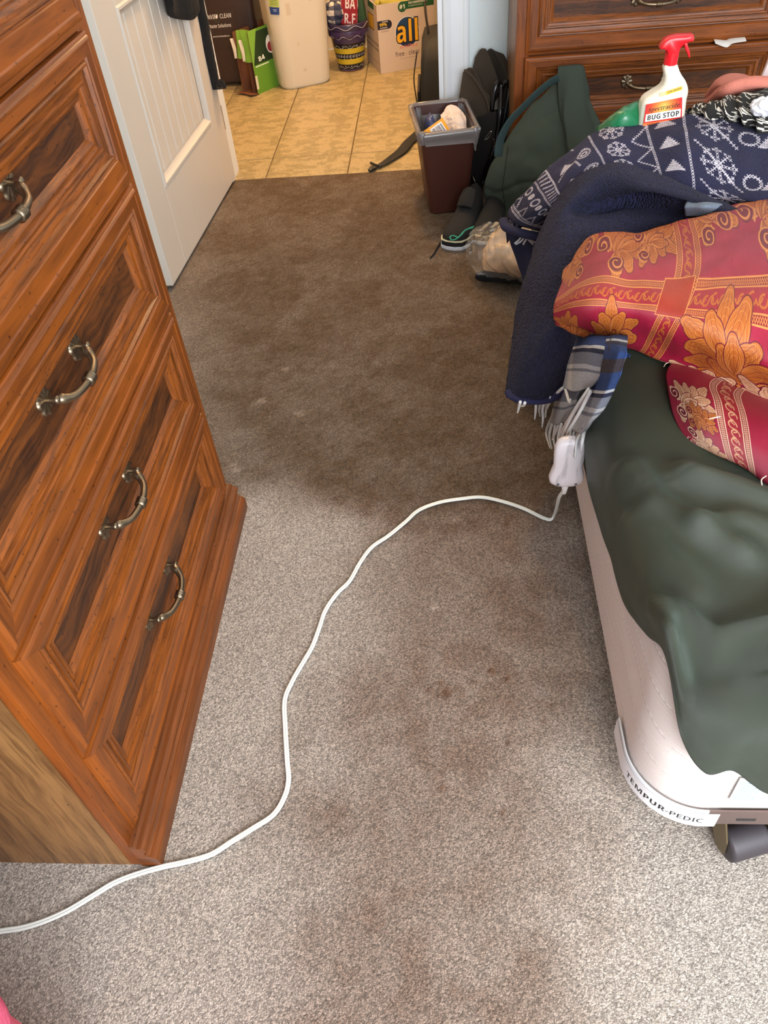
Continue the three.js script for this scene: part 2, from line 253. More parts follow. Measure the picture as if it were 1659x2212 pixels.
const wallMat = std({ color: rgb(222, 233, 236), roughness: 0.85, bumpMap: tex(256, 256, (x, y) => fbm(x / 8, y / 8, 3, 61, 32, 32), { srgb: false, repeat: [3, 3] }), bumpScale: 0.001 });
const utilMat = std({ color: rgb(205, 196, 180), roughness: 0.9 });
const trimMat = std({ color: rgb(226, 231, 236), roughness: 0.4 });
const ceilMat = std({ color: rgb(232, 230, 225), roughness: 0.95 });
function wallShape(w, h, holes) {                             // wall in x,y with openings
  const s = new THREE.Shape([new THREE.Vector2(0, 0), new THREE.Vector2(w, 0), new THREE.Vector2(w, h), new THREE.Vector2(0, h)]);
  for (const [a, b, c, d] of holes) s.holes.push(new THREE.Path([new THREE.Vector2(a, b), new THREE.Vector2(a, d), new THREE.Vector2(c, d), new THREE.Vector2(c, b)]));
  return s;
}
{
  const w = ROOM.x1 - ROOM.x0;
  const s = new THREE.Shape([[0, 0], [DOORWAY.x0 - ROOM.x0, 0], [DOORWAY.x0 - ROOM.x0, DOORWAY.h], [DOORWAY.x1 - ROOM.x0, DOORWAY.h], [DOORWAY.x1 - ROOM.x0, 0], [w, 0], [w, ROOM.h], [0, ROOM.h]].map(([x, y]) => new THREE.Vector2(x, y)));
  const back = new THREE.ExtrudeGeometry(s, { depth: ROOM.t, bevelEnabled: false }); back.translate(ROOM.x0, 0, ROOM.z0 - ROOM.t); structure('wall_back', back, wallMat, 'pale wall with the doorway');
  const near = new THREE.ExtrudeGeometry(wallShape(w, ROOM.h, [[WIN.x0 - ROOM.x0, WIN.y0, WIN.x1 - ROOM.x0, WIN.y1]]), { depth: ROOM.t, bevelEnabled: false }); near.translate(ROOM.x0, 0, ROOM.z1); structure('wall_front', near, wallMat, 'pale wall with the window');
  const dz = ROOM.z1 - ROOM.z0 + 2 * ROOM.t;
  structure('wall_left', box(ROOM.t, ROOM.h, dz, ROOM.x0 - ROOM.t / 2, ROOM.h / 2, (ROOM.z0 + ROOM.z1) / 2), wallMat);
  structure('wall_right', box(ROOM.t, ROOM.h, dz, ROOM.x1 + ROOM.t / 2, ROOM.h / 2, (ROOM.z0 + ROOM.z1) / 2), wallMat);
  structure('ceiling', box(w + 2 * ROOM.t, 0.1, dz, (ROOM.x0 + ROOM.x1) / 2, ROOM.h + 0.05, (ROOM.z0 + ROOM.z1) / 2), ceilMat);
  // utility room shell
  const uz = (ROOM.z0 - ROOM.t + UTIL.z0) / 2, ul = ROOM.z0 - ROOM.t - UTIL.z0;
  structure('wall_utility_left', box(ROOM.t, ROOM.h, ul, UTIL.x0 - ROOM.t / 2, ROOM.h / 2, uz), utilMat);
  structure('wall_utility_right', box(ROOM.t, ROOM.h, ul, UTIL.x1 + ROOM.t / 2, ROOM.h / 2, uz), utilMat);
  structure('wall_utility_back', box(UTIL.x1 - UTIL.x0 + 2 * ROOM.t, ROOM.h, ROOM.t, (UTIL.x0 + UTIL.x1) / 2, ROOM.h / 2, UTIL.z0 - ROOM.t / 2), utilMat);
  structure('wall_utility_front', box(ROOM.x0 - UTIL.x0 + 0.0, ROOM.h, ROOM.t, (ROOM.x0 + UTIL.x0) / 2 - ROOM.t, ROOM.h / 2, ROOM.z0 - ROOM.t / 2), utilMat);
  structure('ceiling_utility', box(UTIL.x1 - UTIL.x0 + 2 * ROOM.t, 0.1, ul, (UTIL.x0 + UTIL.x1) / 2, ROOM.h + 0.05, uz), ceilMat);
  // window
  const win = new THREE.Group(); win.name = 'window_1'; win.userData.kind = 'structure'; scene.add(win);
  const cx = (WIN.x0 + WIN.x1) / 2, cy = (WIN.y0 + WIN.y1) / 2, ww = WIN.x1 - WIN.x0, hh = WIN.y1 - WIN.y0, wz = WIN.z + 0.08;
  mesh('window_frame', merge([box(0.04, hh, 0.05, WIN.x0 + 0.02, cy, wz), box(0.04, hh, 0.05, WIN.x1 - 0.02, cy, wz), box(0.04, hh - 0.08, 0.05, cx, cy, wz), box(ww, 0.04, 0.05, cx, WIN.y0 + 0.02, wz), box(ww, 0.04, 0.05, cx, WIN.y1 - 0.02, wz)]), trimMat, win);
  for (const s of [-1, 1]) mesh('pane', box(ww / 2 - 0.06, hh - 0.08, 0.004, cx + s * ww / 4, cy, wz), phys({ color: 0xffffff, transmission: 1, thickness: 0, roughness: 0, ior: 1.45 }), win);
  // door casing: moulded profile swept up the wall on both sides and over the doorway, jamb inside
  const prof = [[0, 0], [0, 0.012], [0.006, 0.017], [0.014, 0.019], [0.022, 0.016], [0.03, 0.013], [0.06, 0.0115], [0.072, 0.0125], [0.078, 0.016], [0.088, 0.0175], [0.095, 0.014], [0.097, 0]];
  const casing = (x, dir, name) => structure(name, prismY(prof.map(([a, b]) => [dir * a, b]), DOORWAY.h + 0.09).translate(x, 0, ROOM.z0), trimMat, 'white moulded door casing');
  casing(DOORWAY.x1 + 0.008, 1, 'trim_1'); casing(DOORWAY.x0 - 0.008, -1, 'trim_2');
  structure('trim_3', rbox(DOORWAY.x1 - DOORWAY.x0 + 0.21, 0.095, 0.016, 0.005, (DOORWAY.x0 + DOORWAY.x1) / 2, DOORWAY.h + 0.06, ROOM.z0 + 0.008), trimMat, 'white head casing over the doorway');
  const jz = ROOM.z0 - ROOM.t / 2 + 0.002;
  structure('trim_4', box(0.018, DOORWAY.h, ROOM.t + 0.006, DOORWAY.x1 - 0.002, DOORWAY.h / 2, jz), trimMat, 'white door jamb');
  structure('trim_5', box(0.018, DOORWAY.h, ROOM.t + 0.006, DOORWAY.x0 + 0.002, DOORWAY.h / 2, jz), trimMat, 'white hinge jamb');
  structure('trim_6', box(DOORWAY.x1 - DOORWAY.x0, 0.018, ROOM.t + 0.006, (DOORWAY.x0 + DOORWAY.x1) / 2, DOORWAY.h - 0.009, jz), trimMat, 'white head jamb');
  structure('baseboard_back', rbox(ROOM.x1 - 0.112, 0.085, 0.013, 0.004, (ROOM.x1 + 0.112) / 2, 0.043, ROOM.z0 + 0.0065), trimMat);
  structure('baseboard_left', rbox(0.013, 0.085, ROOM.z1 - ROOM.z0 - 0.1, 0.004, ROOM.x0 + 0.0065, 0.043, (ROOM.z0 + ROOM.z1) / 2), trimMat);
}

// lamps: a glowing dish on each ceiling with the light just below it
function ceilingLamp(L, color, label) {
  const t = thing('ceiling_lamp', label, 'lamp', V(L.x, ROOM.h, L.z));
  const dish = new THREE.LatheGeometry([[0, -0.085], [0.06, -0.08], [0.11, -0.06], [0.14, -0.03], [0.145, -0.012]].map(([a, b]) => new THREE.Vector2(a, b)), 32);
  mesh('shade', dish, std({ color: 0xffffff, emissive: color, emissiveIntensity: 1.2, roughness: 0.6 }), t);
  mesh('base', new THREE.CylinderGeometry(0.155, 0.155, 0.014, 32).translate(0, -0.007, 0), std({ color: rgb(200, 190, 175), roughness: 0.4, metalness: 0.5 }), t);
  const l = new THREE.PointLight(color, L.power, 0, 2); l.position.set(L.x, ROOM.h - 0.16, L.z); l.castShadow = true; l.shadow.radius = 5; scene.add(l);
}
ceilingLamp(UTIL_LAMP, new THREE.Color().setRGB(1, 0.63, 0.31), 'warm glowing ceiling lamp of the utility room');
ceilingLamp(ADDED_BED_LAMP, new THREE.Color().setRGB(1, 0.68, 0.38), 'added unseen ceiling lamp above the bed');

// the open door: beadboard panel between stiles and rails
const DOOR_A = V(-0.889, 0, -3.285), DOOR_DIR = V(-0.944, 0, -2.381).sub(DOOR_A).normalize();
{
  const L = 0.9, H = 2.02, T = 0.035, y0 = 0.014;
  const g = new THREE.Group(); g.name = 'door_1'; g.userData.kind = 'structure'; g.userData.label = 'white beadboard door standing open'; scene.add(g);
  g.position.set(DOOR_A.x, 0, DOOR_A.z); g.rotation.y = Math.atan2(-DOOR_DIR.z, DOOR_DIR.x);  // local x runs along the leaf, local -z... front is +z after turn
  const dm = std({ color: rgb(208, 198, 186), roughness: 0.42 });
  // the visible face looks towards +x of the room; in local space that is decided here
  const face = V(0, 0, 1).applyAxisAngle(V(0, 1, 0), g.rotation.y).x > 0 ? 1 : -1;
  const pr = { a: 0.155, b: 0.745, y0: 0.285, y1: 0.80 }, up = { y0: 0.98, y1: 1.9 };
  const slab = (x0, x1, ya, yb, name) => mesh(name, rbox(x1 - x0, yb - ya, T, 0.003, (x0 + x1) / 2, (ya + yb) / 2, 0), dm, g);
  slab(0, pr.a, y0, H, 'stile'); slab(pr.b, L, y0, H, 'stile'); slab(pr.a, pr.b, y0, pr.y0, 'rail'); slab(pr.a, pr.b, pr.y1, up.y0, 'rail'); slab(pr.a, pr.b, up.y1, H, 'rail');
  for (const P of [pr, { a: pr.a, b: pr.b, ...up }]) {
    const n = 8, w = (pr.b - pr.a) / n;
    const pp = [[0.0012, 0], [0.0045, 0.0035], [w - 0.0045, 0.0035], [w - 0.0012, 0], [w - 0.0012, -0.004], [0.0012, -0.004]].map(([x, o]) => [x, face * o]);
    const pg = prismY(pp, P.y1 - P.y0);
    for (let k = 0; k < n; k++) mesh('plank', pg, dm, g).position.set(pr.a + k * w, P.y0, 0);
    mesh('backing', box(pr.b - pr.a, P.y1 - P.y0, 0.004, (pr.a + pr.b) / 2, (P.y0 + P.y1) / 2, -face * 0.006), dm, g);
    // sloping moulding round the panel: a mitred ring
    const rp = [[-0.002, T / 2 - 0.001], [0.004, T / 2 + 0.0045], [0.011, T / 2 + 0.0045], [0.014, T / 2 - 0.002], [0.026, 0.006], [0.03, 0.005]];
    const m = mesh('panel_moulding', ringLoft((pr.b - pr.a) / 2, (P.y1 - P.y0) / 2, rp), dm, g); m.position.set((pr.a + pr.b) / 2, (P.y0 + P.y1) / 2, 0); if (face < 0) m.rotation.y = Math.PI;
  }
  for (const y of [0.25, 1.05, 1.8]) mesh('hinge', new THREE.CylinderGeometry(0.006, 0.006, 0.09, 10).translate(-0.004, y, face * 0.012), std({ color: rgb(150, 140, 120), metalness: 0.8, roughness: 0.35 }), g);
}
function prismY(prof, h) { const g = new THREE.ExtrudeGeometry(new THREE.Shape(prof.map(([x, o]) => new THREE.Vector2(x, -o))), { depth: h, bevelEnabled: false }); g.rotateX(-Math.PI / 2); return g; }   // outline [x, z] raised to height h
// mitred rectangular ring: profile points are [distance inwards, height outwards]
function ringLoft(hw, hh, prof, us = 0, asym) {            // asym: [outer inset, top inset, bottom inset] where top and bottom rails differ in width
  const inset = (d, s) => { if (!asym) return d; const [a, t, b] = asym, q = s > 0 ? t : b; return d < a ? d / a * q : d - a + q; };
  const pos = [], uv = [], idx = [], c = [[-1, -1], [1, -1], [1, 1], [-1, 1]];
  let arc = [0]; for (let i = 1; i < prof.length; i++) arc.push(arc[i - 1] + Math.hypot(prof[i][0] - prof[i - 1][0], prof[i][1] - prof[i - 1][1]));
  for (let s = 0; s < 4; s++) {
    const [ax, ay] = c[s], [bx, by] = c[(s + 1) % 4], o = pos.length / 3;
    prof.forEach(([d, z], i) => { for (const [x, y] of [[ax * (hw - d), ay * (hh - inset(d, ay))], [bx * (hw - d), by * (hh - inset(d, by))]]) { pos.push(x, y, z); uv.push((s % 2 ? y : x) + us + s * 0.37, arc[i] + s * 0.21); } });
    for (let i = 0; i < prof.length - 1; i++) { const q = o + i * 2; idx.push(q, q + 1, q + 3, q, q + 3, q + 2); }
  }
  const g = new THREE.BufferGeometry(); g.setAttribute('position', new THREE.Float32BufferAttribute(pos, 3)); g.setAttribute('uv', new THREE.Float32BufferAttribute(uv, 2)); g.setIndex(idx);
  g.computeVertexNormals(); return toCreasedNormals(g, 0.5);
}

// ---------------------------------------------------------------- chests of drawers
function woodTex(c, dark, s, { burl = 0, streak = 1, specks = 0.6, w = 1024, h = 1024, size = 0.7 } = {}) {
  const map = tex(w, h, (x, y) => {
    let u = x / w, v = y / h; const wob = 0.02 * (fbm(u * 4, v * 4, 3, s + 5, 4, 4) - 0.5) + burl * 0.2 * (fbm(u * 5, v * 5, 4, s + 7, 5, 5) - 0.5);
    v += wob;
    const g1 = fbm(u * 4, v * 60, 4, s, 4, 60), g2 = fbm(u * 14, v * 210, 3, s + 1, 14, 210), g3 = fbm(u * 3, v * 5, 3, s + 2, 3, 5);
    let k = streak * (0.62 * sstep(0.35, 0.7, g1) + 0.4 * sstep(0.42, 0.72, g2)) + 0.42 * (g3 - 0.35);
    if (burl) k += 0.5 * burl * sstep(0.5, 0.62, fbm(u * 14 + wob * 40, v * 22, 4, s + 13, 14, 22));
    const fx = Math.floor(u * 150), fy = Math.floor(y / h * 300), hh = hash2(fx, fy, s + 3);
    if (hh > 1 - 0.006 * specks) k += 0.7 * (vnoise(u * 600, y / h * 900, s) > 0.35 ? 1 : 0.2);
    k = clamp(k, -0.15, 1.1);
    return [lerp(c[0], dark[0], k), lerp(c[1], dark[1], k), lerp(c[2], dark[2], k)];
  }, { repeat: [1 / size, 1 / size] });
  return map;
}
const wood = (c, d, s, o = {}, m = {}) => phys({ map: woodTex(c, d, s, o), roughness: 0.46, clearcoat: 0.14, clearcoatRoughness: 0.2, specularIntensity: 0.7, ...m });
const frameWood = wood([138, 71, 18], [76, 36, 8], 101, { specks: 1.6, streak: 0.52 });
const mouldWood = wood([144, 76, 21], [56, 27, 10], 131, { streak: 0.6, specks: 2, size: 0.5 });
const panelWood = wood([106, 57, 19], [46, 22, 7], 157, { burl: 0.32, streak: 0.75, specks: 2 }, { clearcoat: 0.15, roughness: 0.55 });
const baseWood = wood([130, 68, 23], [70, 36, 14], 181, { specks: 1, streak: 0.5 });
const sideWood = wood([150, 108, 62], [92, 60, 30], 211, { burl: 0.16, streak: 0.8, specks: 0.3, size: 0.8 }, { clearcoat: 0.25, roughness: 0.5 });
const brass = std({ color: rgb(128, 112, 92), metalness: 0.95, roughness: 0.34 });

const DP_FRAME = [[0, -0.012], [0, 0.001], [0.0015, 0.0042], [0.005, 0.0055], [0.0075, 0.0062], [0.009, 0.0085], [0.012, 0.0105], [0.016, 0.0105], [0.018, 0.0088], [0.036, 0.0085], [0.038, 0.0049]];
const RAILS = [0.038, 0.029, 0.05];                          // side, top and bottom widths of a drawer's flat frame
const DP_MOULD = [[0.038, 0.0045], [0.0395, 0.0035], [0.041, 0.006], [0.0435, 0.0082], [0.0465, 0.0078], [0.0485, 0.0055], [0.0495, 0.0015], [0.054, 0.0006], [0.0585, -0.0012], [0.062, -0.0025], [0.0632, 0.0002], [0.067, 0.0014], [0.0705, -0.0002], [0.0715, -0.0045], [0.0745, -0.0062], [0.079, -0.0072], [0.0805, -0.0052], [0.0845, -0.0048], [0.088, -0.0068], [0.0905, -0.0105], [0.095, -0.0145]].map(([s, d]) => [0.038 + (s - 0.038) * 0.86, 0.0085 - (0.0085 - d) * 0.9]);
function rosette() {
  const pos = [], idx = [], uv = [], NA = 48, R = [0.0, 0.2, 0.45, 0.75, 0.95, 1.0];
  for (let j = 0; j < R.length; j++) for (let k = 0; k <= NA; k++) { const a = k / NA * Math.PI * 2, lobes = Math.abs(Math.cos(a * 4)), r = 0.0195 * R[j] * (0.84 + 0.16 * lobes * R[j]); const z = j === R.length - 1 ? 0 : 0.0045 * (1 - R[j] * 0.55) + 0.0022 * R[j] * lobes; pos.push(Math.cos(a) * r, Math.sin(a) * r * 1.25, z); uv.push(0, 0); }
  for (let j = 0; j < R.length - 1; j++) for (let k = 0; k < NA; k++) { const a = j * (NA + 1) + k, b = a + NA + 1; idx.push(a, b, b + 1, a, b + 1, a + 1); }
  const g = new THREE.BufferGeometry(); g.setAttribute('position', new THREE.Float32BufferAttribute(pos, 3)); g.setAttribute('uv', new THREE.Float32BufferAttribute(uv, 2)); g.setIndex(idx); g.computeVertexNormals(); return g;
}
const handleGeo = (() => {
  const list = [], S = 0.064;
  for (const s of [-1, 1]) {
    list.push(rosette().translate(s * S, 0, 0));
    list.push(sweep([V(s * S, 0, 0.002), V(s * S, 0, 0.012), V(s * S, 0, 0.019), V(s * S, 0, 0.0225), V(s * S, 0, 0.024)], [0.0046, 0.0042, 0.006, 0.0055, 0.001], { seg: 12 }));
  }
  const half = [V(-S - 0.001, -0.001, 0.015), V(-S + 0.006, -0.004, 0.0195), V(-S + 0.014, -0.008, 0.027), V(-S + 0.027, -0.011, 0.0345), V(-S + 0.044, -0.012, 0.0385), V(-0.009, -0.0125, 0.0395), V(0, -0.0125, 0.0395)];
  const path = [...half, ...half.slice(0, -1).reverse().map((p) => V(-p.x, p.y, p.z))];
  const bail = (t) => { const d = Math.abs(t - 0.5) * 2; let r = 0.0056; if (d > 0.55) r += 0.0021 * Math.exp(-(((d - 0.78) / 0.1) ** 2)); if (d < 0.16) { r = 0.0078 + 0.0015 * Math.cos(d * 105); } if (d > 0.94) r = 0.0038; return r; };
  list.push(sweep(path, bail, { seg: 12, n: 90 }));
  return merge(list);
})();
function chest(name, label, cfg, pos, turn, extra) {
  const t = thing(name, label, 'chest of drawers', pos, turn), { w, depth, h, drawers, inset } = cfg, hw = w / 2;
  const st = hw - (hw - inset) - 0.004;
  // carcass: side panels, stiles, rails behind the drawer gaps, back, top
  for (const s of [-1, 1]) {
    mesh('side_panel', metreUV(new THREE.BoxGeometry(0.018, h - 0.03, depth - 0.02).translate(s * (hw - 0.009), (h - 0.03) / 2, -depth / 2 - 0.01), true), sideWood, t);
    mesh('stile', metreUV(new RoundedBoxGeometry(hw - inset + 0.014, h - 0.03, 0.02, 2, 0.0022).translate(s * (hw - (hw - inset + 0.014) / 2), (h - 0.03) / 2, -0.01), true), frameWood, t);
  }
  mesh('back_panel', box(w - 0.036, h - 0.04, 0.008, 0, (h - 0.04) / 2, -depth + 0.006), baseWood, t);
  mesh('inner_frame', box(w - 0.04, h - 0.1, 0.01, 0, (h - 0.1) / 2 + 0.05, -0.026), baseWood, t);
  const bp = [[0, 0], [0.034, 0], [0.034, 0.026], [0.032, 0.032], [0.027, 0.036], [0.024, 0.0365], [0.0235, 0.039], [0.018, 0.042], [0.017, 0.05], [0.0185, 0.054], [0.022, 0.057], [0.0235, 0.062], [0.022, 0.067], [0.017, 0.07], [0.012, 0.0705], [0.0115, 0.074], [0.007, 0.078], [0, 0.079]];
  const bs = new THREE.Shape(bp.map(([z, y]) => new THREE.Vector2(z, y))), bg = new THREE.ExtrudeGeometry(bs, { depth: w + 0.004, bevelEnabled: false }); bg.rotateY(-Math.PI / 2); bg.translate(hw + 0.002, 0, 0.0002);
  mesh('base_moulding', metreUV(bg), baseWood, t);
  mesh('top', rbox(w + 0.05, 0.03, depth + 0.035, 0.006, 0, h - 0.015, -depth / 2 + 0.006), frameWood, t);
  drawers.forEach(([y0, y1, pull = 0], i) => {
    const H = (y1 - y0) / 2, W = inset, f = mesh('drawer', ringLoft(W, H, DP_FRAME, i * 0.6, RAILS), frameWood, t); f.position.set(0, (y0 + y1) / 2, pull);
    mesh('moulding', ringLoft(W, H, DP_MOULD, i * 0.47, RAILS), mouldWood, f);
    const pg = new THREE.PlaneGeometry(2 * (W - 0.086), 2 * H - 0.174); pg.translate(0, 0.0105, 0); const u = pg.attributes.uv; for (let k = 0; k < u.count; k++) u.setXY(k, pg.attributes.position.getX(k) + i * 0.55, pg.attributes.position.getY(k) + i * 0.31);
    const p = mesh('panel', pg, panelWood, f); p.position.z = -0.0119;
    if (pull) mesh('drawer_box', box(2 * W - 0.05, 2 * H - 0.05, pull + 0.02, 0, 0, -pull / 2 - 0.026), baseWood, f);
    const hd = mesh('handle', handleGeo, brass, f); hd.position.set(cfg.hx || 0, cfg.hy, -0.0118); hd.userData.label = 'antiqued brass drawer pull';
  });
  return t;
}
const chestA = chest('chest_of_drawers', 'tall orange-brown wooden chest of drawers with carved panels beside the bare carpet', { w: 0.841, depth: 0.44, h: 1.3, inset: 0.3925, hx: -0.022, hy: 0.032, drawers: [[0.08, 0.3125], [0.3155, 0.5525], [0.5555, 0.797], [0.80, 1.023], [1.026, 1.255]] }, V(-0.523, 0, -0.8955), Math.PI / 2);
const chestB = chest('chest_of_drawers', 'brown wooden chest of drawers against the pale wall behind the spray bottle', { w: 0.87, depth: 0.37, h: 1.05, inset: 0.405, hx: 0, hy: 0.02, drawers: [[0.08, 0.27], [0.273, 0.503, 0.018], [0.506, 0.74], [0.743, 0.99]] }, V(0.682, 0, -2.89), 0);
{
  const a = [onZ(1545, 93, -2.862), onZ(1570, 97, -2.852), onZ(1582, 93, -2.855), onZ(1612, 88, -2.862)];
  const rows = [a.map((p) => p.clone().add(V(0, 0.006, -0.03))), a.map((p) => p.clone().add(V(0, 0.004, -0.012))), a.map((p, i) => p.clone().add(V(0, i === 1 ? -0.006 : 0, 0.002)))];
  const g = cloth(rows, 12, 6, { thick: 0.0015 }); const m = mesh('paper_scrap', g, std({ color: rgb(228, 225, 222), roughness: 0.8 })); tag(m, 'white scrap caught in the gap above the wooden drawer', 'cloth');
}

// ---------------------------------------------------------------- bed
const BED = { x0: 0.273, x1: 1.26, z1: -0.522, z0: -2.12, y0: 0.122, y1: 0.448, r: 0.1 };
{
  const t = thing('bed', 'low bed with a stitched off-white mattress on a wheeled metal frame', 'bed', V((BED.x0 + BED.x1) / 2, 0, (BED.z0 + BED.z1) / 2));
  const hw = (BED.x1 - BED.x0) / 2, hd = (BED.z1 - BED.z0) / 2, ring = (g, y) => rrect(hw - g, hd - g, BED.r - g * 0.3, 14).map(([x, z]) => V(x, y, z));
  const ys = [[0.012, -0.03], [0.004, -0.026], [0.001, -0.018], [0, 0.05], [0, 0.09], [-0.002, 0.13], [0.001, 0.17], [-0.003, 0.21], [0, 0.26], [0.006, 0.295], [0.016, 0.314], [0.035, 0.324], [0.08, 0.326]];
  const g = loft(ys.map(([q, y]) => ring(q, BED.y0 + y)));
  { const p = g.attributes.position, u = g.attributes.uv; for (let i = 0; i < p.count; i++) { const x = p.getX(i), y = p.getY(i), z = p.getZ(i); u.setXY(i, Math.abs(x) > Math.abs(z) * hw / hd + 0 ? z : x + (z > 0 ? hd : -hd), y); const n = 0.0035 * (fbm(z * 14 + x * 9, y * 10, 3, 77) - 0.5); p.setXYZ(i, x * (1 + n), y, z * (1 + n * 0.5)); } g.computeVertexNormals(); }
  const tick = paint(1024, 512, (c, w, h) => {
    c.fillStyle = 'rgb(224,212,206)'; c.fillRect(0, 0, w, h);
    for (let k = 0; k < 2600; k++) { c.fillStyle = `rgba(${170 + rnd() * 40 | 0},${150 + rnd() * 30 | 0},${130 + rnd() * 30 | 0},${0.04 + rnd() * 0.05})`; c.fillRect(rnd() * w, rnd() * h, 4 + rnd() * 60, 1 + rnd() * 3); }
    c.lineWidth = 2.2; for (let k = 0; k < 7; k++) { const y0 = (k + 0.5) / 7 * h; for (const dash of [0, 1]) { c.setLineDash(dash ? [9, 5] : []); c.strokeStyle = dash ? 'rgba(255,252,250,.95)' : 'rgba(176,158,150,.5)'; c.beginPath(); for (let x = 0; x <= w; x += 8) { const y = y0 + 22 * Math.sin(x / w * Math.PI * 2 * 2 + k * 0.9) + (dash ? 0 : 2.5); x ? c.lineTo(x, y) : c.moveTo(x, y); } c.stroke(); } }
  }, [1 / 0.9, 1 / 0.42]);
  mesh('mattress', g, std({ map: tick, roughness: 0.75 }), t);
  // printed plastic retainer round the lower corner
  const cornerC = V(-hw + BED.r, 0, hd - BED.r), R0 = BED.r + 0.004;
  const path = []; for (let k = 0; k <= 10; k++) path.push(V(-hw - 0.004, 0, hd - BED.r - 0.05 + k * 0.005)); for (let k = 1; k <= 26; k++) { const a = Math.PI - k / 26 * Math.PI / 2; path.push(V(cornerC.x + Math.cos(a) * R0, 0, cornerC.z + Math.sin(a) * R0)); } for (let k = 1; k <= 4; k++) path.push(V(cornerC.x + k * 0.004, 0, hd + 0.004));
  let acc = [0]; for (let i = 1; i < path.length; i++) acc.push(acc[i - 1] + path[i].distanceTo(path[i - 1])); const tot = acc[acc.length - 1];
  const strip = (off, yA, yB, both) => gridGeo(path.length - 1, 3, (u, v) => { const i = Math.round(u * (path.length - 1)), p = path[i], q = path[Math.min(path.length - 1, i + 1)], o = path[Math.max(0, i - 1)]; const tg = q.clone().sub(o).normalize(); return V(p.x - tg.z * off, lerp(yA, yB, v), p.z + tg.x * off); }, (u, v) => [acc[Math.round(u * (path.length - 1))] / tot, v]);
  const lt = paint(2048, 384, (c, w, h) => { c.fillStyle = 'rgb(232,230,232)'; c.fillRect(0, 0, w, h); c.fillStyle = 'rgb(26,26,30)'; c.textBaseline = 'middle'; c.font = 'bold 170px sans-serif'; let x = w * 0.35; c.fillText('TEMPUR', x, h * 0.56); x += c.measureText('TEMPUR').width; c.font = '158px sans-serif'; c.lineWidth = 5; c.strokeStyle = 'rgb(26,26,30)'; c.fillText('-PEDIC', x, h * 0.565); c.strokeText('-PEDIC', x, h * 0.565); x += c.measureText('-PEDIC').width; c.font = '60px sans-serif'; c.fillText('®', x + 4, h * 0.4); });
  const yb = 0.084, yt = 0.136, rg = cloth([0, 1, 2, 3].map((j) => path.map((p) => V(p.x, lerp(yb, yt, j / 3), p.z))), 60, 4, { thick: 0.003 });
  mesh('corner_retainer', rg, std({ color: rgb(226, 226, 228), roughness: 0.35 }), t);
  const face = strip(0.0042, yb + 0.004, yt - 0.006); mesh('retainer_print', face, std({ map: lt, roughness: 0.4, side: THREE.DoubleSide }), t).userData.label = 'printed lettering on the corner retainer';
  // steel frame, end rail and rug roller
  const steel = std({ color: rgb(122, 104, 98), metalness: 0.55, roughness: 0.4 });
  const fr = [];
  for (const z of [hd - 0.006, -hd + 0.05]) { fr.push(box(2 * hw - 0.11, 0.042, 0.003, 0.045, 0.117, z + 0.0125), box(2 * hw - 0.11, 0.003, 0.036, 0.045, 0.0975, z - 0.006)); }
  for (const s of [-1, 1]) fr.push(box(0.003, 0.02, 2 * hd - 0.2, s * (hw - 0.14), 0.075, 0), box(0.036, 0.003, 2 * hd - 0.2, s * (hw - 0.125), 0.0865, 0));
  mesh('steel_frame', merge(fr), steel, t).userData.label = 'brown painted steel bed rail';
  for (const px of [0.56, 0.61]) { const s = mesh('slot', rbox(0.028, 0.007, 0.001, 0.0004, px - t.position.x - 0.13, 0.112, hd + 0.0082), std({ color: rgb(40, 36, 36), roughness: 0.8 }), t); }
  const caster = mesh('caster', (() => { const l = []; for (const s of [-1, 1]) { const sh = new THREE.Shape([[0.004, 0.09], [0.044, 0.09], [0.034, 0.056], [0.006, 0.02], [-0.008, 0.012], [-0.02, 0.02], [-0.016, 0.05]].map(([x, y]) => new THREE.Vector2(x, y))); const e = new THREE.ExtrudeGeometry(sh, { depth: 0.003, bevelEnabled: false }); e.translate(0, 0, s * 0.037 - 0.0015); l.push(e); } l.push(box(0.04, 0.004, 0.074, 0.024, 0.09, 0), new THREE.CylinderGeometry(0.007, 0.007, 0.014, 12).translate(0.024, 0.094, 0)); return merge(l.map((q) => { if (!q.attributes.uv) metreUV(q); return q; })); })(), std({ color: rgb(120, 106, 80), metalness: 0.8, roughness: 0.4 }), t);
  const cp = onY(1598, 1800, 0.028); caster.position.set(cp.x - t.position.x, 0, cp.z - t.position.z); caster.rotation.y = 1.86;
  const roller = mesh('roller', new THREE.LatheGeometry([[0.004, -0.034], [0.02, -0.034], [0.026, -0.032], [0.028, -0.027], [0.028, 0.027], [0.026, 0.032], [0.02, 0.034], [0.004, 0.034]].map(([a, b]) => new THREE.Vector2(a, b)), 36).rotateX(Math.PI / 2).translate(-0.01, 0.028, 0), std({ color: rgb(58, 52, 56), roughness: 0.55 }), caster);
  const legs = [[1, 1], [-1, -1], [1, -1]]; for (const [sx, sz] of legs) { const q = caster.clone(); q.position.set(sx * (hw - 0.2), 0, sz > 0 ? hd - 0.06 : -hd + 0.1); t.add(q); }
  mesh('care_label', cloth([0, 1].map((j) => [0, 1, 2].map((i) => V(onZ(1592, 1690, BED.z1 + 0.003).x - t.position.x + i * 0.024, 0.17 + j * 0.07 - 0.004 * i, hd + 0.0045))), 6, 4, { thick: 0.0008 }), std({ map: paint(128, 128, (c, w, h) => { c.fillStyle = 'rgb(226,236,240)'; c.fillRect(0, 0, w, h); c.fillStyle = 'rgb(130,160,175)'; for (let y = 14; y < 110; y += 11) c.fillRect(12, y, 60 + 40 * hash2(y, 2), 4); }), roughness: 0.8 }), t);
}

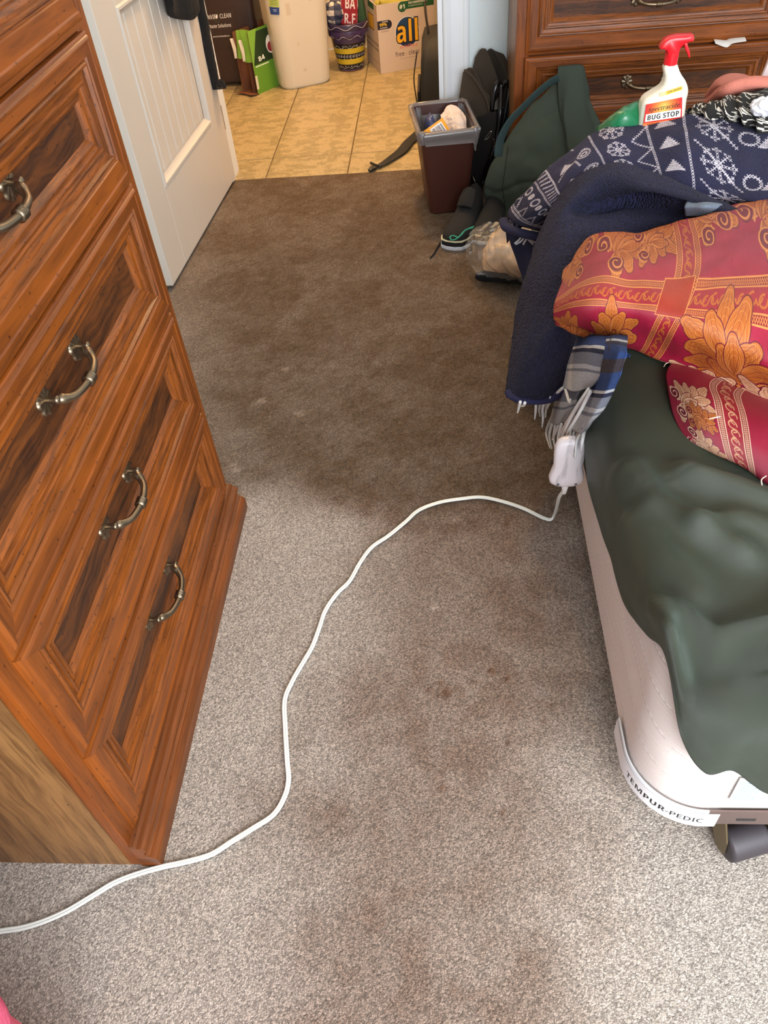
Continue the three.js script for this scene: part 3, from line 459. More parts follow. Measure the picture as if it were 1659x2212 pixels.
// green sheet hanging over the near corner of the mattress
{
  const B = BED, sx = B.x0 - 0.009, zf = B.z1 + 0.019, top = B.y1 + 0.008;
  const sidePt = [[1246, 900], [1255, 945], [1262, 1000], [1290, 1110], [1322, 1207], [1330, 1240], [1352, 1310], [1400, 1372], [1440, 1418]].map(([x, y]) => onX(x, y, sx));
  const cols = [];
  cols.push([V(sx, 0.2, -1.75), V(sx - 0.004, 0.36, -1.75), V(0.3, top, -1.75), V(0.55, top, -1.75), V(1.24, top, -1.75)]);
  for (const p of sidePt) cols.push([p, V(sx - 0.006, Math.max(p.y + 0.06, lerp(p.y, top, 0.6)), p.z), V(0.302, top, p.z - 0.03), V(0.52, top + 0.004, p.z - 0.06), V(1.24, top, p.z - 0.09)]);
  { const p = onZ(1472, 1590, zf - 0.016); cols.push([p, V(p.x - 0.002, 0.428, zf - 0.024), V(p.x + 0.035, top, zf - 0.062), V(0.53, top + 0.004, zf - 0.108), V(1.24, top, zf - 0.148)]); }
  for (const [px, py] of [[1523, 1667], [1580, 1661], [1622, 1690], [1659, 1713], [1760, 1745], [1950, 1765], [2200, 1790], [2600, 1830]]) { const p = onZ(px, py, zf); cols.push([p, V(p.x + 0.004, lerp(p.y, top, 0.72), zf + 0.002), V(p.x + 0.02, top + 0.002, zf - 0.046), V(p.x + 0.17, top + 0.004, zf - 0.089), V(Math.max(1.24, p.x + 0.5), top, zf - 0.139)]); }
  const rows = [0, 1, 2, 3, 4].map((r) => cols.map((c) => c[r]));
  const lines = [[[1365, 1010], [1420, 1090], [1520, 1165], [1600, 1200]], [[1480, 1035], [1560, 1062], [1659, 1100], [1720, 1120]], [[1440, 1345], [1540, 1398], [1650, 1372], [1720, 1330]], [[1530, 1500], [1640, 1495], [1740, 1450]], [[1380, 1120], [1430, 1200], [1500, 1290]], [[1530, 1670], [1560, 1590], [1659, 1540], [1740, 1500]], [[1500, 1150], [1590, 1130], [1690, 1165]]].map((l) => l.map(([x, y]) => onY(x, y, top)));
  const amps = [[0.022, 0.022], [0.028, 0.024], [0.032, 0.03], [0.024, 0.026], [0.018, 0.03], [0.018, 0.02], [0.02, 0.02]];
  const bump = (u, v, p) => {
    let b = 0; lines.forEach((l, i) => { let d = 9; for (let k = 0; k < l.length - 1; k++) { const a = l[k], c = l[k + 1], dx = c.x - a.x, dz = c.z - a.z, t = clamp(((p.x - a.x) * dx + (p.z - a.z) * dz) / (dx * dx + dz * dz)); d = Math.min(d, Math.hypot(p.x - a.x - t * dx, p.z - a.z - t * dz)); } b += amps[i][0] * Math.exp(-((d / amps[i][1]) ** 2)); });
    b *= sstep(0.12, 0.42, v); return Math.max(0, b + 0.010 * (fbm(p.x * 9 + p.z * 5, p.z * 9 - p.x * 4 + p.y * 6, 3, 55) - 0.4) * (v > 0.05 ? 1 : 0.4) + 0.002);
  };
  const g = cloth(rows, 150, 90, { thick: 0.0035, bump, su: 2, sv: 1.2, flip: false });
  const weave = tex(256, 256, (x, y) => 0.5 + 0.25 * Math.sin(x * Math.PI / 4) * Math.cos(y * Math.PI / 4) + 0.2 * (hash2(x, y, 3) - 0.5), { srgb: false, repeat: [40, 40] });
  const m = mesh('bed_sheet', g, phys({ color: rgb(46, 51, 39), roughness: 0.46, sheen: 0.5, sheenColor: rgb(120, 150, 140), sheenRoughness: 0.5, bumpMap: weave, bumpScale: 0.0003, side: THREE.DoubleSide }));
  tag(m, 'dark green bed sheet draped over the corner of the mattress', 'bed sheet');
}

// red and gold brocade bedspread, folded over itself
function acanthus(c, x, y, r, rot, tone) {                     // woven leaf: rounded lobes with nested contour lines, scrolls at the foot
  c.save(); c.translate(x, y); c.rotate(rot); c.lineJoin = 'round';
  const lobe = (len, wid, k) => { c.beginPath(); c.moveTo(-wid * 0.22 * k, 0); c.bezierCurveTo(-wid * 1.1 * k, -len * 0.25 * k, -wid * 1.25 * k, -len * 0.62 * k, -wid * 0.62 * k, -len * 0.8 * k); c.quadraticCurveTo(-wid * 0.5 * k, -len * 1.02 * k, 0, -len * k); c.quadraticCurveTo(wid * 0.55 * k, -len * 1.0 * k, wid * 0.66 * k, -len * 0.76 * k); c.bezierCurveTo(wid * 1.3 * k, -len * 0.55 * k, wid * 1.0 * k, -len * 0.2 * k, wid * 0.22 * k, 0); };
  const draw = (bx, by, a, len, wid) => { c.save(); c.translate(bx, by); c.rotate(a); lobe(len, wid, 1); c.fillStyle = tone[0]; c.fill(); c.strokeStyle = 'rgb(96,14,34)'; c.lineWidth = 5; c.stroke(); c.lineWidth = 2.6; c.strokeStyle = tone[1]; for (const k of [0.92, 0.78, 0.64, 0.5]) { lobe(len, wid, k); c.stroke(); } c.strokeStyle = tone[2]; c.lineWidth = 2.4; for (const q of [-0.5, 0, 0.5]) { c.beginPath(); c.moveTo(0, 0); c.quadraticCurveTo(q * wid * 1.2, -len * 0.45, q * wid * 0.7, -len * 0.86); c.stroke(); } c.restore(); };
  for (let k = 4; k >= 0; k--) for (const s of [-1, 1]) { const t = k / 4; draw(s * r * 0.06, -r * 0.16 * k, s * (2.05 - 1.5 * t + 0.12 * (s > 0 ? 1 : 0)), r * (0.62 + 0.1 * Math.sin(k * 2.1 + s)), r * 0.17 * (1 + 0.15 * Math.sin(k * 3))); }
  draw(0, -r * 0.5, 0.05, r * 0.6, r * 0.17);
  for (let k = 0; k < 3; k++) draw(r * 0.03, -r * 0.1 * k, (k - 1) * 0.5, r * 0.55, r * 0.14);
  for (const s of [-1, 1]) { c.fillStyle = 'rgb(110,14,36)'; c.beginPath(); c.arc(s * r * 0.3, r * 0.16, r * 0.19, 0, 7); c.fill(); c.strokeStyle = tone[1]; c.lineWidth = r * 0.035; c.beginPath(); for (let q = 0; q < 40; q++) { const a = s * q * 0.28, rr = r * 0.24 * (1 - q / 46); const X = s * r * 0.3 + Math.cos(a) * rr, Y = r * 0.16 + Math.sin(a) * rr; q ? c.lineTo(X, Y) : c.moveTo(X, Y); } c.stroke(); }
  c.restore();
}
function brocadeBand(c, x0, y0, x1, y1, wid, tone) {          // two ladder borders with scrolls between
  const L = Math.hypot(x1 - x0, y1 - y0), a = Math.atan2(y1 - y0, x1 - x0); c.save(); c.translate(x0, y0); c.rotate(a);
  c.fillStyle = 'rgb(150,28,44)'; c.fillRect(0, -wid, L, 2 * wid);
  for (const s of [-1, 1]) { const y = s * wid * 0.78, hgt = wid * 0.22; c.fillStyle = 'rgb(128,26,30)'; c.fillRect(0, y - hgt, L, 2 * hgt); c.strokeStyle = tone[1]; c.lineWidth = 7; for (const e of [-1, 1]) { c.beginPath(); c.moveTo(0, y + e * hgt); c.lineTo(L, y + e * hgt); c.stroke(); } c.lineWidth = 3; c.beginPath(); for (let x = 0, k = 0; x < L; x += 13, k++) { const yy = y + (k % 2 ? 1 : -1) * hgt * 0.6; k ? c.lineTo(x, yy) : c.moveTo(x, yy); } c.stroke(); c.beginPath(); for (let x = 0, k = 0; x < L; x += 13, k++) { const yy = y - (k % 2 ? 1 : -1) * hgt * 0.6; k ? c.lineTo(x, yy) : c.moveTo(x, yy); } c.stroke(); }
  c.strokeStyle = tone[0]; c.lineWidth = 9; for (let x = 30, k = 0; x < L - 20; x += 62, k++) { const s = k % 2 ? 1 : -1; c.beginPath(); c.arc(x, s * wid * 0.05, wid * 0.26, 0, Math.PI * 1.6); c.stroke(); c.beginPath(); c.moveTo(x + wid * 0.26, s * wid * 0.05); c.quadraticCurveTo(x + 34, -s * wid * 0.45, x + 58, s * wid * 0.1); c.stroke(); }
  c.restore();
}
function satinGrain(c, w, h) { for (let k = 0; k < 9000; k++) { c.fillStyle = rnd() < 0.5 ? 'rgba(255,190,150,.05)' : 'rgba(60,0,20,.07)'; c.fillRect(rnd() * w, rnd() * h, 1.5, 6 + rnd() * 14); } }
{
  const t = thing('bedspread', 'crimson and gold brocade bedspread folded in layers on the bed', 'bedspread', V(0.42, BED.y1, -1.35));
  const gold = ['rgb(178,94,34)', 'rgb(206,130,66)', 'rgb(126,56,22)'], pale = ['rgb(206,152,114)', 'rgb(232,194,162)', 'rgb(138,78,46)'];
  const red = 'rgb(150,18,50)';
  const texU = paint(2048, 1280, (c, w, h) => {
    c.fillStyle = red; c.fillRect(0, 0, w, h);
    const X = (u) => u * w, Yv = (v) => v * h;
    acanthus(c, X(0.14), Yv(0.25), 270, -1.1, gold); acanthus(c, X(0.3), Yv(0.26), 300, 0.9, gold); acanthus(c, X(0.42), Yv(0.22), 240, 1.3, gold); acanthus(c, X(0.84), Yv(0.22), 280, 0.9, gold); acanthus(c, X(0.68), Yv(0.2), 250, -0.4, gold); acanthus(c, X(0.97), Yv(0.2), 220, -0.9, gold);
    brocadeBand(c, 0, Yv(0.475), w, Yv(0.47), 82, gold);
    brocadeBand(c, X(0.60), 0, X(0.50), Yv(1), 84, gold);
    c.fillStyle = 'rgb(156,44,26)'; c.fillRect(X(0.488), Yv(0.475) - 100, 210, 200); c.strokeStyle = gold[1]; c.lineWidth = 6; c.strokeRect(X(0.488), Yv(0.475) - 100, 210, 200);
    acanthus(c, X(0.11), Yv(0.82), 280, -0.35, gold); acanthus(c, X(0.29), Yv(0.82), 330, 0.45, gold); acanthus(c, X(0.2), Yv(0.9), 200, 0.1, pale);
    acanthus(c, X(0.78), Yv(0.78), 380, -0.6, gold); acanthus(c, X(0.72), Yv(0.92), 280, -1.7, pale); acanthus(c, X(0.86), Yv(0.95), 260, -0.2, pale); acanthus(c, X(0.97), Yv(0.8), 260, 0.5, gold);
    satinGrain(c, w, h);
  });
  const texL = paint(1024, 1024, (c, w, h) => {
    c.fillStyle = red; c.fillRect(0, 0, w, h); acanthus(c, w * 0.12, h * 0.42, 230, 1.2, pale); acanthus(c, w * 0.14, h * 0.72, 220, 2.0, pale); acanthus(c, w * 0.2, h * 0.5, 150, 1.5, gold);
    brocadeBand(c, w * 0.47, 0, w * 0.5, h, 105, pale); acanthus(c, w * 0.86, h * 0.5, 200, 0.2, gold); satinGrain(c, w, h);
  });
  const silk = (map) => phys({ map, roughness: 0.46, sheen: 0.15, sheenColor: rgb(255, 110, 90), sheenRoughness: 0.4, bumpMap: tex(256, 256, (x, y) => 0.5 + 0.3 * Math.sin(x * 0.8) + 0.3 * (hash2(x, y, 12) - 0.5), { srgb: false, repeat: [14, 14] }), bumpScale: 0.0004 });
  const Yr = (l) => l.map(([x, y, h]) => onY(x, y, h));
  const up = [
    Yr([[1236, 640, 0.474], [1300, 560, 0.476], [1400, 540, 0.476], [1510, 520, 0.476], [1620, 500, 0.476], [1760, 480, 0.476]]),
    Yr([[1226, 575, 0.512], [1288, 508, 0.53], [1385, 503, 0.545], [1482, 470, 0.55], [1600, 437, 0.55], [1760, 405, 0.55]]),
    Yr([[1212, 610, 0.55], [1276, 545, 0.586], [1385, 540, 0.602], [1500, 517, 0.612], [1620, 490, 0.612], [1770, 460, 0.612]]),
    Yr([[1203, 640, 0.556], [1272, 592, 0.606], [1385, 588, 0.622], [1510, 580, 0.632], [1630, 570, 0.632], [1790, 560, 0.632]]),
    Yr([[1197, 668, 0.546], [1262, 645, 0.6], [1370, 650, 0.612], [1490, 662, 0.622], [1620, 676, 0.622], [1810, 700, 0.622]]),
    Yr([[1196, 688, 0.526], [1262, 692, 0.566], [1360, 700, 0.572], [1470, 722, 0.582], [1620, 770, 0.582], [1830, 840, 0.58]]),
    Yr([[1199, 700, 0.506], [1280, 735, 0.502], [1352, 741, 0.502], [1455, 768, 0.502], [1620, 828, 0.502], [1850, 930, 0.502]]),
    Yr([[1212, 702, 0.484], [1296, 746, 0.474], [1352, 749, 0.474], [1448, 786, 0.474], [1625, 852, 0.474], [1855, 965, 0.474]]),
    Yr([[1240, 690, 0.468], [1310, 725, 0.464], [1362, 730, 0.464], [1458, 760, 0.464], [1640, 820, 0.464], [1860, 930, 0.464]]),
  ];
  const wr = (u, v, p) => 0.006 * n3(p, 16, 71) + 0.004 * n3(p, 34, 73) - 0.014 * Math.exp(-(((v - 0.74 - 0.25 * (u - 0.17)) / 0.035) ** 2) - ((u - 0.15) / 0.12) ** 2);
  part(t, 'upper_fold', cloth(up, 120, 80, { thick: 0.02, bump: wr }), silk(texU));
  const lo = [
    Yr([[1462, 770, 0.47], [1530, 790, 0.472], [1600, 820, 0.472], [1680, 855, 0.472], [1830, 930, 0.472]]),
    Yr([[1441, 800, 0.482], [1500, 812, 0.496], [1575, 845, 0.5], [1665, 885, 0.5], [1820, 960, 0.5]]),
    Yr([[1441, 832, 0.48], [1503, 855, 0.515], [1585, 885, 0.522], [1670, 925, 0.522], [1825, 1000, 0.522]]),
    Yr([[1450, 880, 0.474], [1512, 905, 0.508], [1592, 935, 0.515], [1680, 980, 0.515], [1830, 1050, 0.515]]),
    Yr([[1466, 922, 0.468], [1525, 952, 0.486], [1598, 985, 0.49], [1684, 1030, 0.49], [1838, 1110, 0.49]]),
    Yr([[1490, 955, 0.464], [1540, 980, 0.464], [1606, 1015, 0.464], [1688, 1064, 0.464], [1845, 1150, 0.464]]),
    Yr([[1510, 930, 0.4625], [1555, 955, 0.4625], [1620, 985, 0.4625], [1700, 1030, 0.4625], [1845, 1120, 0.4625]]),
  ];
  part(t, 'lower_fold', cloth(lo, 70, 60, { thick: 0.01, bump: (u, v, p) => 0.004 * n3(p, 18, 81) }), silk(texL));
  for (const [l, r] of [[[[1655, 1028, 0.5], [1645, 1036, 0.5], [1646, 1048, 0.49]], 0.0009], [[[1444, 783, 0.5], [1438, 786, 0.5], [1434, 792, 0.49]], 0.0006], [[[1532, 905, 0.525], [1545, 902, 0.53], [1556, 900, 0.525]], 0.0009]]) part(t, 'loose_thread', sweep(Yr(l), r, { n: 12, seg: 5 }), std({ color: rgb(232, 200, 180), roughness: 0.9 }));
}

// ---------------------------------------------------------------- blankets on the bed
const Yr = (l) => l.map(([x, y, h]) => onY(x, y, h));
const sher = worley(70, 512, 21);
const sherBump = tex(512, 512, (x, y) => clamp(1 - sher.D[y * 512 + x] * 0.95), { srgb: false, repeat: [1.5, 1.5] });
const sherMap = tex(512, 512, (x, y) => { const k = y * 512 + x, v = 0.8 + 0.36 * (0.6 - sher.D[k]) + 0.2 * (sher.I[k] - 0.5), lint = hash2(x, y, 8) > 0.9994 ? 110 : 0; return [38 * v + lint, 40 * v + lint, 78 * v + lint]; }, { repeat: [1.5, 1.5] });
const sherMat = std({ map: sherMap, bumpMap: sherBump, bumpScale: 0.012, roughness: 1, side: THREE.DoubleSide });
const printTex = paint(2048, 1024, (c, w, h) => {
  c.fillStyle = 'rgb(32,32,62)'; c.fillRect(0, 0, w, h);
  for (let k = 0; k < 7000; k++) { c.fillStyle = rnd() < 0.5 ? 'rgba(60,60,90,.22)' : 'rgba(10,10,25,.25)'; c.fillRect(rnd() * w, rnd() * h, 3, 7); }
  const st = (x, y, s = 8) => { const q = rnd() * 38 | 0; c.strokeStyle = `rgb(${176 + q},${170 + q},${180 + q})`; c.lineWidth = 5; c.beginPath(); c.moveTo(x - s, y - s); c.lineTo(x + s, y + s); c.moveTo(x + s, y - s); c.lineTo(x - s, y + s); c.stroke(); };
  const line = (pts, step = 20) => { for (let i = 0; i < pts.length - 1; i++) { const [ax, ay] = pts[i], [bx, by] = pts[i + 1], L = Math.hypot(bx - ax, by - ay); for (let d = 0; d < L; d += step) st(ax + (bx - ax) * d / L, ay + (by - ay) * d / L); } };
  const circ = (x, y, r) => { const q = []; for (let k = 0; k <= 16; k++) q.push([x + Math.cos(k / 8 * Math.PI) * r, y + Math.sin(k / 8 * Math.PI) * r]); line(q); };
  const tri = (x, y, r) => { for (let j = 0; j < r; j += 15) for (let i = -j; i <= j; i += 15) st(x + i * 0.7, y + j); };
  const flake = (x, y, r) => { for (let k = 0; k < 8; k++) { const a = k / 8 * Math.PI * 2; line([[x, y], [x + Math.cos(a) * r, y + Math.sin(a) * r]]); st(x + Math.cos(a + 0.22) * r * 0.8, y + Math.sin(a + 0.22) * r * 0.8); st(x + Math.cos(a - 0.22) * r * 0.8, y + Math.sin(a - 0.22) * r * 0.8); } };
  line([[60, 0], [60, h]]); line([[84, 0], [84, h]], 22);
  for (let y = 60; y < h; y += 190) { line([[90, y - 60], [170, y], [90, y + 60]]); circ(240, y, 34); flake(240, y + 92, 26); }
  line([[310, 0], [330, h]]); line([[420, 0], [440, h]], 13);
  for (let y = 0; y < h; y += 46) line([[345, y], [410, y + 26]], 17);
  for (let y = 70; y < h; y += 250) { tri(560, y, 90); line([[470, y + 120], [640, y + 60], [660, y + 170]]); circ(720, y + 40, 52); circ(720, y + 40, 26); }
  line([[800, 0], [820, h / 2], [810, h]]); for (let y = 60; y < h; y += 210) { flake(960, y, 92); line([[1080, y - 90], [1190, y], [1080, y + 110]]); tri(1290, y - 40, 80); }
  line([[1180, 0], [1200, h]]); line([[1400, 0], [1390, h]]); for (let y = 100; y < h; y += 260) { flake(1560, y, 110); line([[1440, y - 120], [1680, y + 130]]); circ(1740, y + 60, 44); tri(1860, y, 110); }
  line([[1960, 0], [1980, h]]);
});
{
  const t = thing('fleece_blanket', 'navy blue fleece blanket with white stitched pattern and fleecy underside heaped on the bed', 'blanket', V(0.3, BED.y1, -1.9));
  // patterned outer side, falling over the edge of the bed
  const outer = [
    Yr([[1097, 462, 0.35], [1150, 402, 0.455], [1215, 337, 0.525], [1288, 285, 0.552], [1385, 262, 0.565], [1500, 248, 0.575], [1620, 250, 0.575], [1790, 258, 0.57]]).map((p) => p.add(V(0.01, -0.09, -0.03))),
    Yr([[1097, 462, 0.35], [1150, 402, 0.455], [1215, 337, 0.525], [1288, 285, 0.552], [1385, 262, 0.565], [1500, 248, 0.575], [1620, 250, 0.575], [1790, 258, 0.57]]),
    Yr([[1100, 470, 0.365], [1160, 415, 0.475], [1225, 352, 0.548], [1300, 302, 0.578], [1395, 282, 0.59], [1505, 270, 0.6], [1625, 272, 0.6], [1790, 284, 0.59]]),
    Yr([[1110, 482, 0.37], [1172, 438, 0.478], [1237, 378, 0.548], [1315, 330, 0.577], [1405, 318, 0.585], [1510, 316, 0.595], [1630, 322, 0.6], [1790, 332, 0.59]]),
    Yr([[1132, 492, 0.375], [1186, 455, 0.47], [1246, 392, 0.54], [1325, 352, 0.568], [1415, 358, 0.57], [1520, 372, 0.575], [1635, 385, 0.585], [1790, 395, 0.58]]),
    Yr([[1160, 500, 0.37], [1202, 462, 0.45], [1262, 405, 0.52], [1340, 375, 0.55], [1425, 395, 0.55], [1530, 420, 0.55], [1640, 440, 0.56], [1790, 450, 0.555]]),
    Yr([[1180, 507, 0.36], [1222, 472, 0.43], [1280, 425, 0.49], [1350, 405, 0.52], [1435, 430, 0.52], [1540, 450, 0.51], [1650, 470, 0.51], [1790, 490, 0.50]]),
  ];
  const soft = (u, v, p) => 0.008 * n3(p, 12, 91) + 0.004 * n3(p, 30, 93);
  part(t, 'patterned_side', cloth(outer, 120, 70, { thick: 0.014, bump: (u, v, p) => soft(u, v, p) + 0.012 * Math.sin(u * 19 + v * 2) * sstep(0.35, 0.6, u) * sstep(0.2, 0.5, v) }), std({ map: printTex, bumpMap: sherBump, bumpScale: 0.002, roughness: 1, side: THREE.DoubleSide }));
  // hem of the patterned corner and the dark layer under it with white stitched letters
  part(t, 'hem', sweep(Yr([[1088, 478, 0.352], [1095, 492, 0.352], [1125, 503, 0.356], [1155, 510, 0.358], [1180, 514, 0.356]]), 0.014, { n: 24, seg: 10, flat: 0.8 }), std({ color: rgb(34, 33, 60), roughness: 1 }));
  const under = [
    [onY(1092, 490, 0.33), onY(1120, 500, 0.335), onY(1150, 508, 0.335), onY(1185, 510, 0.335)],
    [onY(1104, 535, 0.27), onY(1128, 540, 0.28), onY(1155, 545, 0.30), onY(1185, 540, 0.31)],
    [onY(1118, 575, 0.225), onY(1140, 585, 0.24), onY(1160, 590, 0.27), onY(1185, 580, 0.28)],
    [onY(1130, 612, 0.19), onY(1146, 625, 0.21), onY(1165, 630, 0.235), onY(1190, 620, 0.25)],
  ];
  part(t, 'under_layer', cloth(under, 40, 40, { thick: 0.012, bump: (u, v, p) => 0.004 * n3(p, 20, 33) }), std({ color: rgb(30, 34, 66), roughness: 1, bumpMap: sherBump, bumpScale: 0.001, side: THREE.DoubleSide }));
  const stitch = [[[1112, 526], [1122, 517], [1130, 504]], [[1114, 528], [1128, 519], [1134, 504]], [[1130, 528], [1138, 514], [1144, 504]], [[1133, 508], [1142, 518], [1152, 528]], [[1158, 505], [1148, 508], [1146, 516], [1154, 523], [1164, 519], [1166, 509]]];
  const yAt = (x, y) => 0.348 - (y - 500) * 0.00135;
  part(t, 'stitched_letters', merge(stitch.map((l) => sweep(l.map(([x, y]) => onY(x, y, yAt(x, y) + 0.004)), 0.0034, { n: 14, seg: 6, flat: 0.7 }))), std({ color: rgb(206, 206, 212), roughness: 0.9 }), 'white stitched letters');
  // fleecy underside: turned back over the top, hanging down the side of the bed
  const lip = [
    Yr([[1176, 512, 0.372], [1212, 440, 0.478], [1255, 392, 0.535], [1330, 366, 0.562], [1415, 384, 0.566], [1500, 420, 0.562], [1600, 470, 0.55]]),
    Yr([[1166, 500, 0.392], [1200, 432, 0.497], [1246, 380, 0.553], [1326, 353, 0.583], [1410, 369, 0.588], [1496, 403, 0.58], [1600, 455, 0.565]]),
    Yr([[1150, 540, 0.372], [1192, 455, 0.49], [1246, 398, 0.56], [1325, 374, 0.592], [1405, 390, 0.596], [1490, 420, 0.588], [1600, 470, 0.57]]),
    Yr([[1136, 600, 0.335], [1178, 510, 0.47], [1236, 432, 0.548], [1310, 404, 0.57], [1385, 414, 0.58], [1470, 440, 0.57], [1590, 490, 0.55]]),
    Yr([[1124, 640, 0.315], [1168, 560, 0.455], [1228, 478, 0.525], [1300, 442, 0.53], [1375, 440, 0.53], [1460, 462, 0.53], [1580, 520, 0.51]]),
    Yr([[1114, 685, 0.29], [1158, 625, 0.43], [1215, 545, 0.505], [1290, 490, 0.52], [1370, 472, 0.53], [1450, 482, 0.525], [1570, 540, 0.49]]),
    Yr([[1106, 735, 0.265], [1148, 692, 0.39], [1204, 620, 0.475], [1275, 560, 0.5], [1355, 530, 0.5], [1440, 525, 0.49], [1560, 560, 0.475]]),
    Yr([[1100, 790, 0.24], [1140, 770, 0.33], [1192, 710, 0.425], [1250, 660, 0.465], [1330, 620, 0.472], [1430, 600, 0.472], [1550, 600, 0.472]]),
    Yr([[1094, 832, 0.225], [1132, 832, 0.27], [1180, 800, 0.335], [1228, 760, 0.40], [1300, 720, 0.46], [1420, 690, 0.467], [1540, 680, 0.467]]),
    Yr([[1091, 852, 0.222], [1128, 862, 0.235], [1172, 864, 0.245], [1212, 842, 0.29], [1262, 770, 0.42], [1420, 720, 0.463], [1540, 700, 0.463]]),
  ];
  part(t, 'fleecy_side', cloth(lip, 110, 110, { thick: 0.012, su: 1, sv: 1.3, bump: (u, v, p) => 0.006 * n3(p, 11, 95) + 0.002 * n3(p, 60, 97) - 0.02 * Math.exp(-(((v - 0.40 + 0.05 * Math.sin(u * 9)) / 0.035) ** 2)) * sstep(0.28, 0.4, u) }), sherMat);
  part(t, 'hem', sweep(Yr([[1099, 846, 0.226], [1108, 857, 0.226], [1130, 865, 0.23], [1172, 866, 0.24], [1200, 858, 0.264], [1214, 840, 0.298]]), 0.011, { n: 40, seg: 10, flat: 0.7 }), std({ color: rgb(38, 40, 82), roughness: 0.9, bumpMap: sherBump, bumpScale: 0.0008 }), 'plain navy binding');
}
// blue plaid throw with white fringe hanging out under the bedspread
const plaidTex = (s) => paint(512, 1024, (c, w, h) => {
  const B = '26,62,128', N = '24,32,72', Wt = '238,238,242', G = '150,154,170', K = '58,44,52';
  const bands = [[[0, 0.34, B], [0.34, 0.38, Wt], [0.38, 0.43, N], [0.43, 0.58, G], [0.58, 0.64, Wt], [0.64, 0.68, G], [0.68, 1, Wt]], [[0, 0.16, B], [0.16, 0.2, Wt], [0.2, 0.24, N], [0.24, 0.36, B], [0.36, 0.46, K], [0.46, 0.62, B], [0.62, 0.65, Wt], [0.65, 0.69, N], [0.69, 0.78, G], [0.78, 0.82, Wt], [0.82, 0.85, G], [0.85, 1, Wt]], [[0, 0.2, N], [0.2, 0.45, G], [0.45, 0.55, Wt], [0.55, 0.6, G], [0.6, 1, Wt]]][s];
  for (const [a, b, col] of bands) { c.fillStyle = `rgb(${col})`; c.fillRect(0, a * h, w, (b - a) * h + 1); }
  c.globalAlpha = 0.5; c.fillStyle = 'rgb(46,36,44)'; for (const x of [0.04, 0.3]) c.fillRect(x * w, 0, w * 0.07, h * 0.3); c.globalAlpha = 1;
  for (let k = 0; k < 16000; k++) { const x = rnd() * w, y = rnd() * h; c.strokeStyle = rnd() < 0.5 ? 'rgba(255,255,255,.14)' : 'rgba(0,0,20,.16)'; c.lineWidth = 2; c.beginPath(); c.moveTo(x, y); c.lineTo(x + 7, y + (rnd() < 0.5 ? 5 : -5)); c.stroke(); }
});
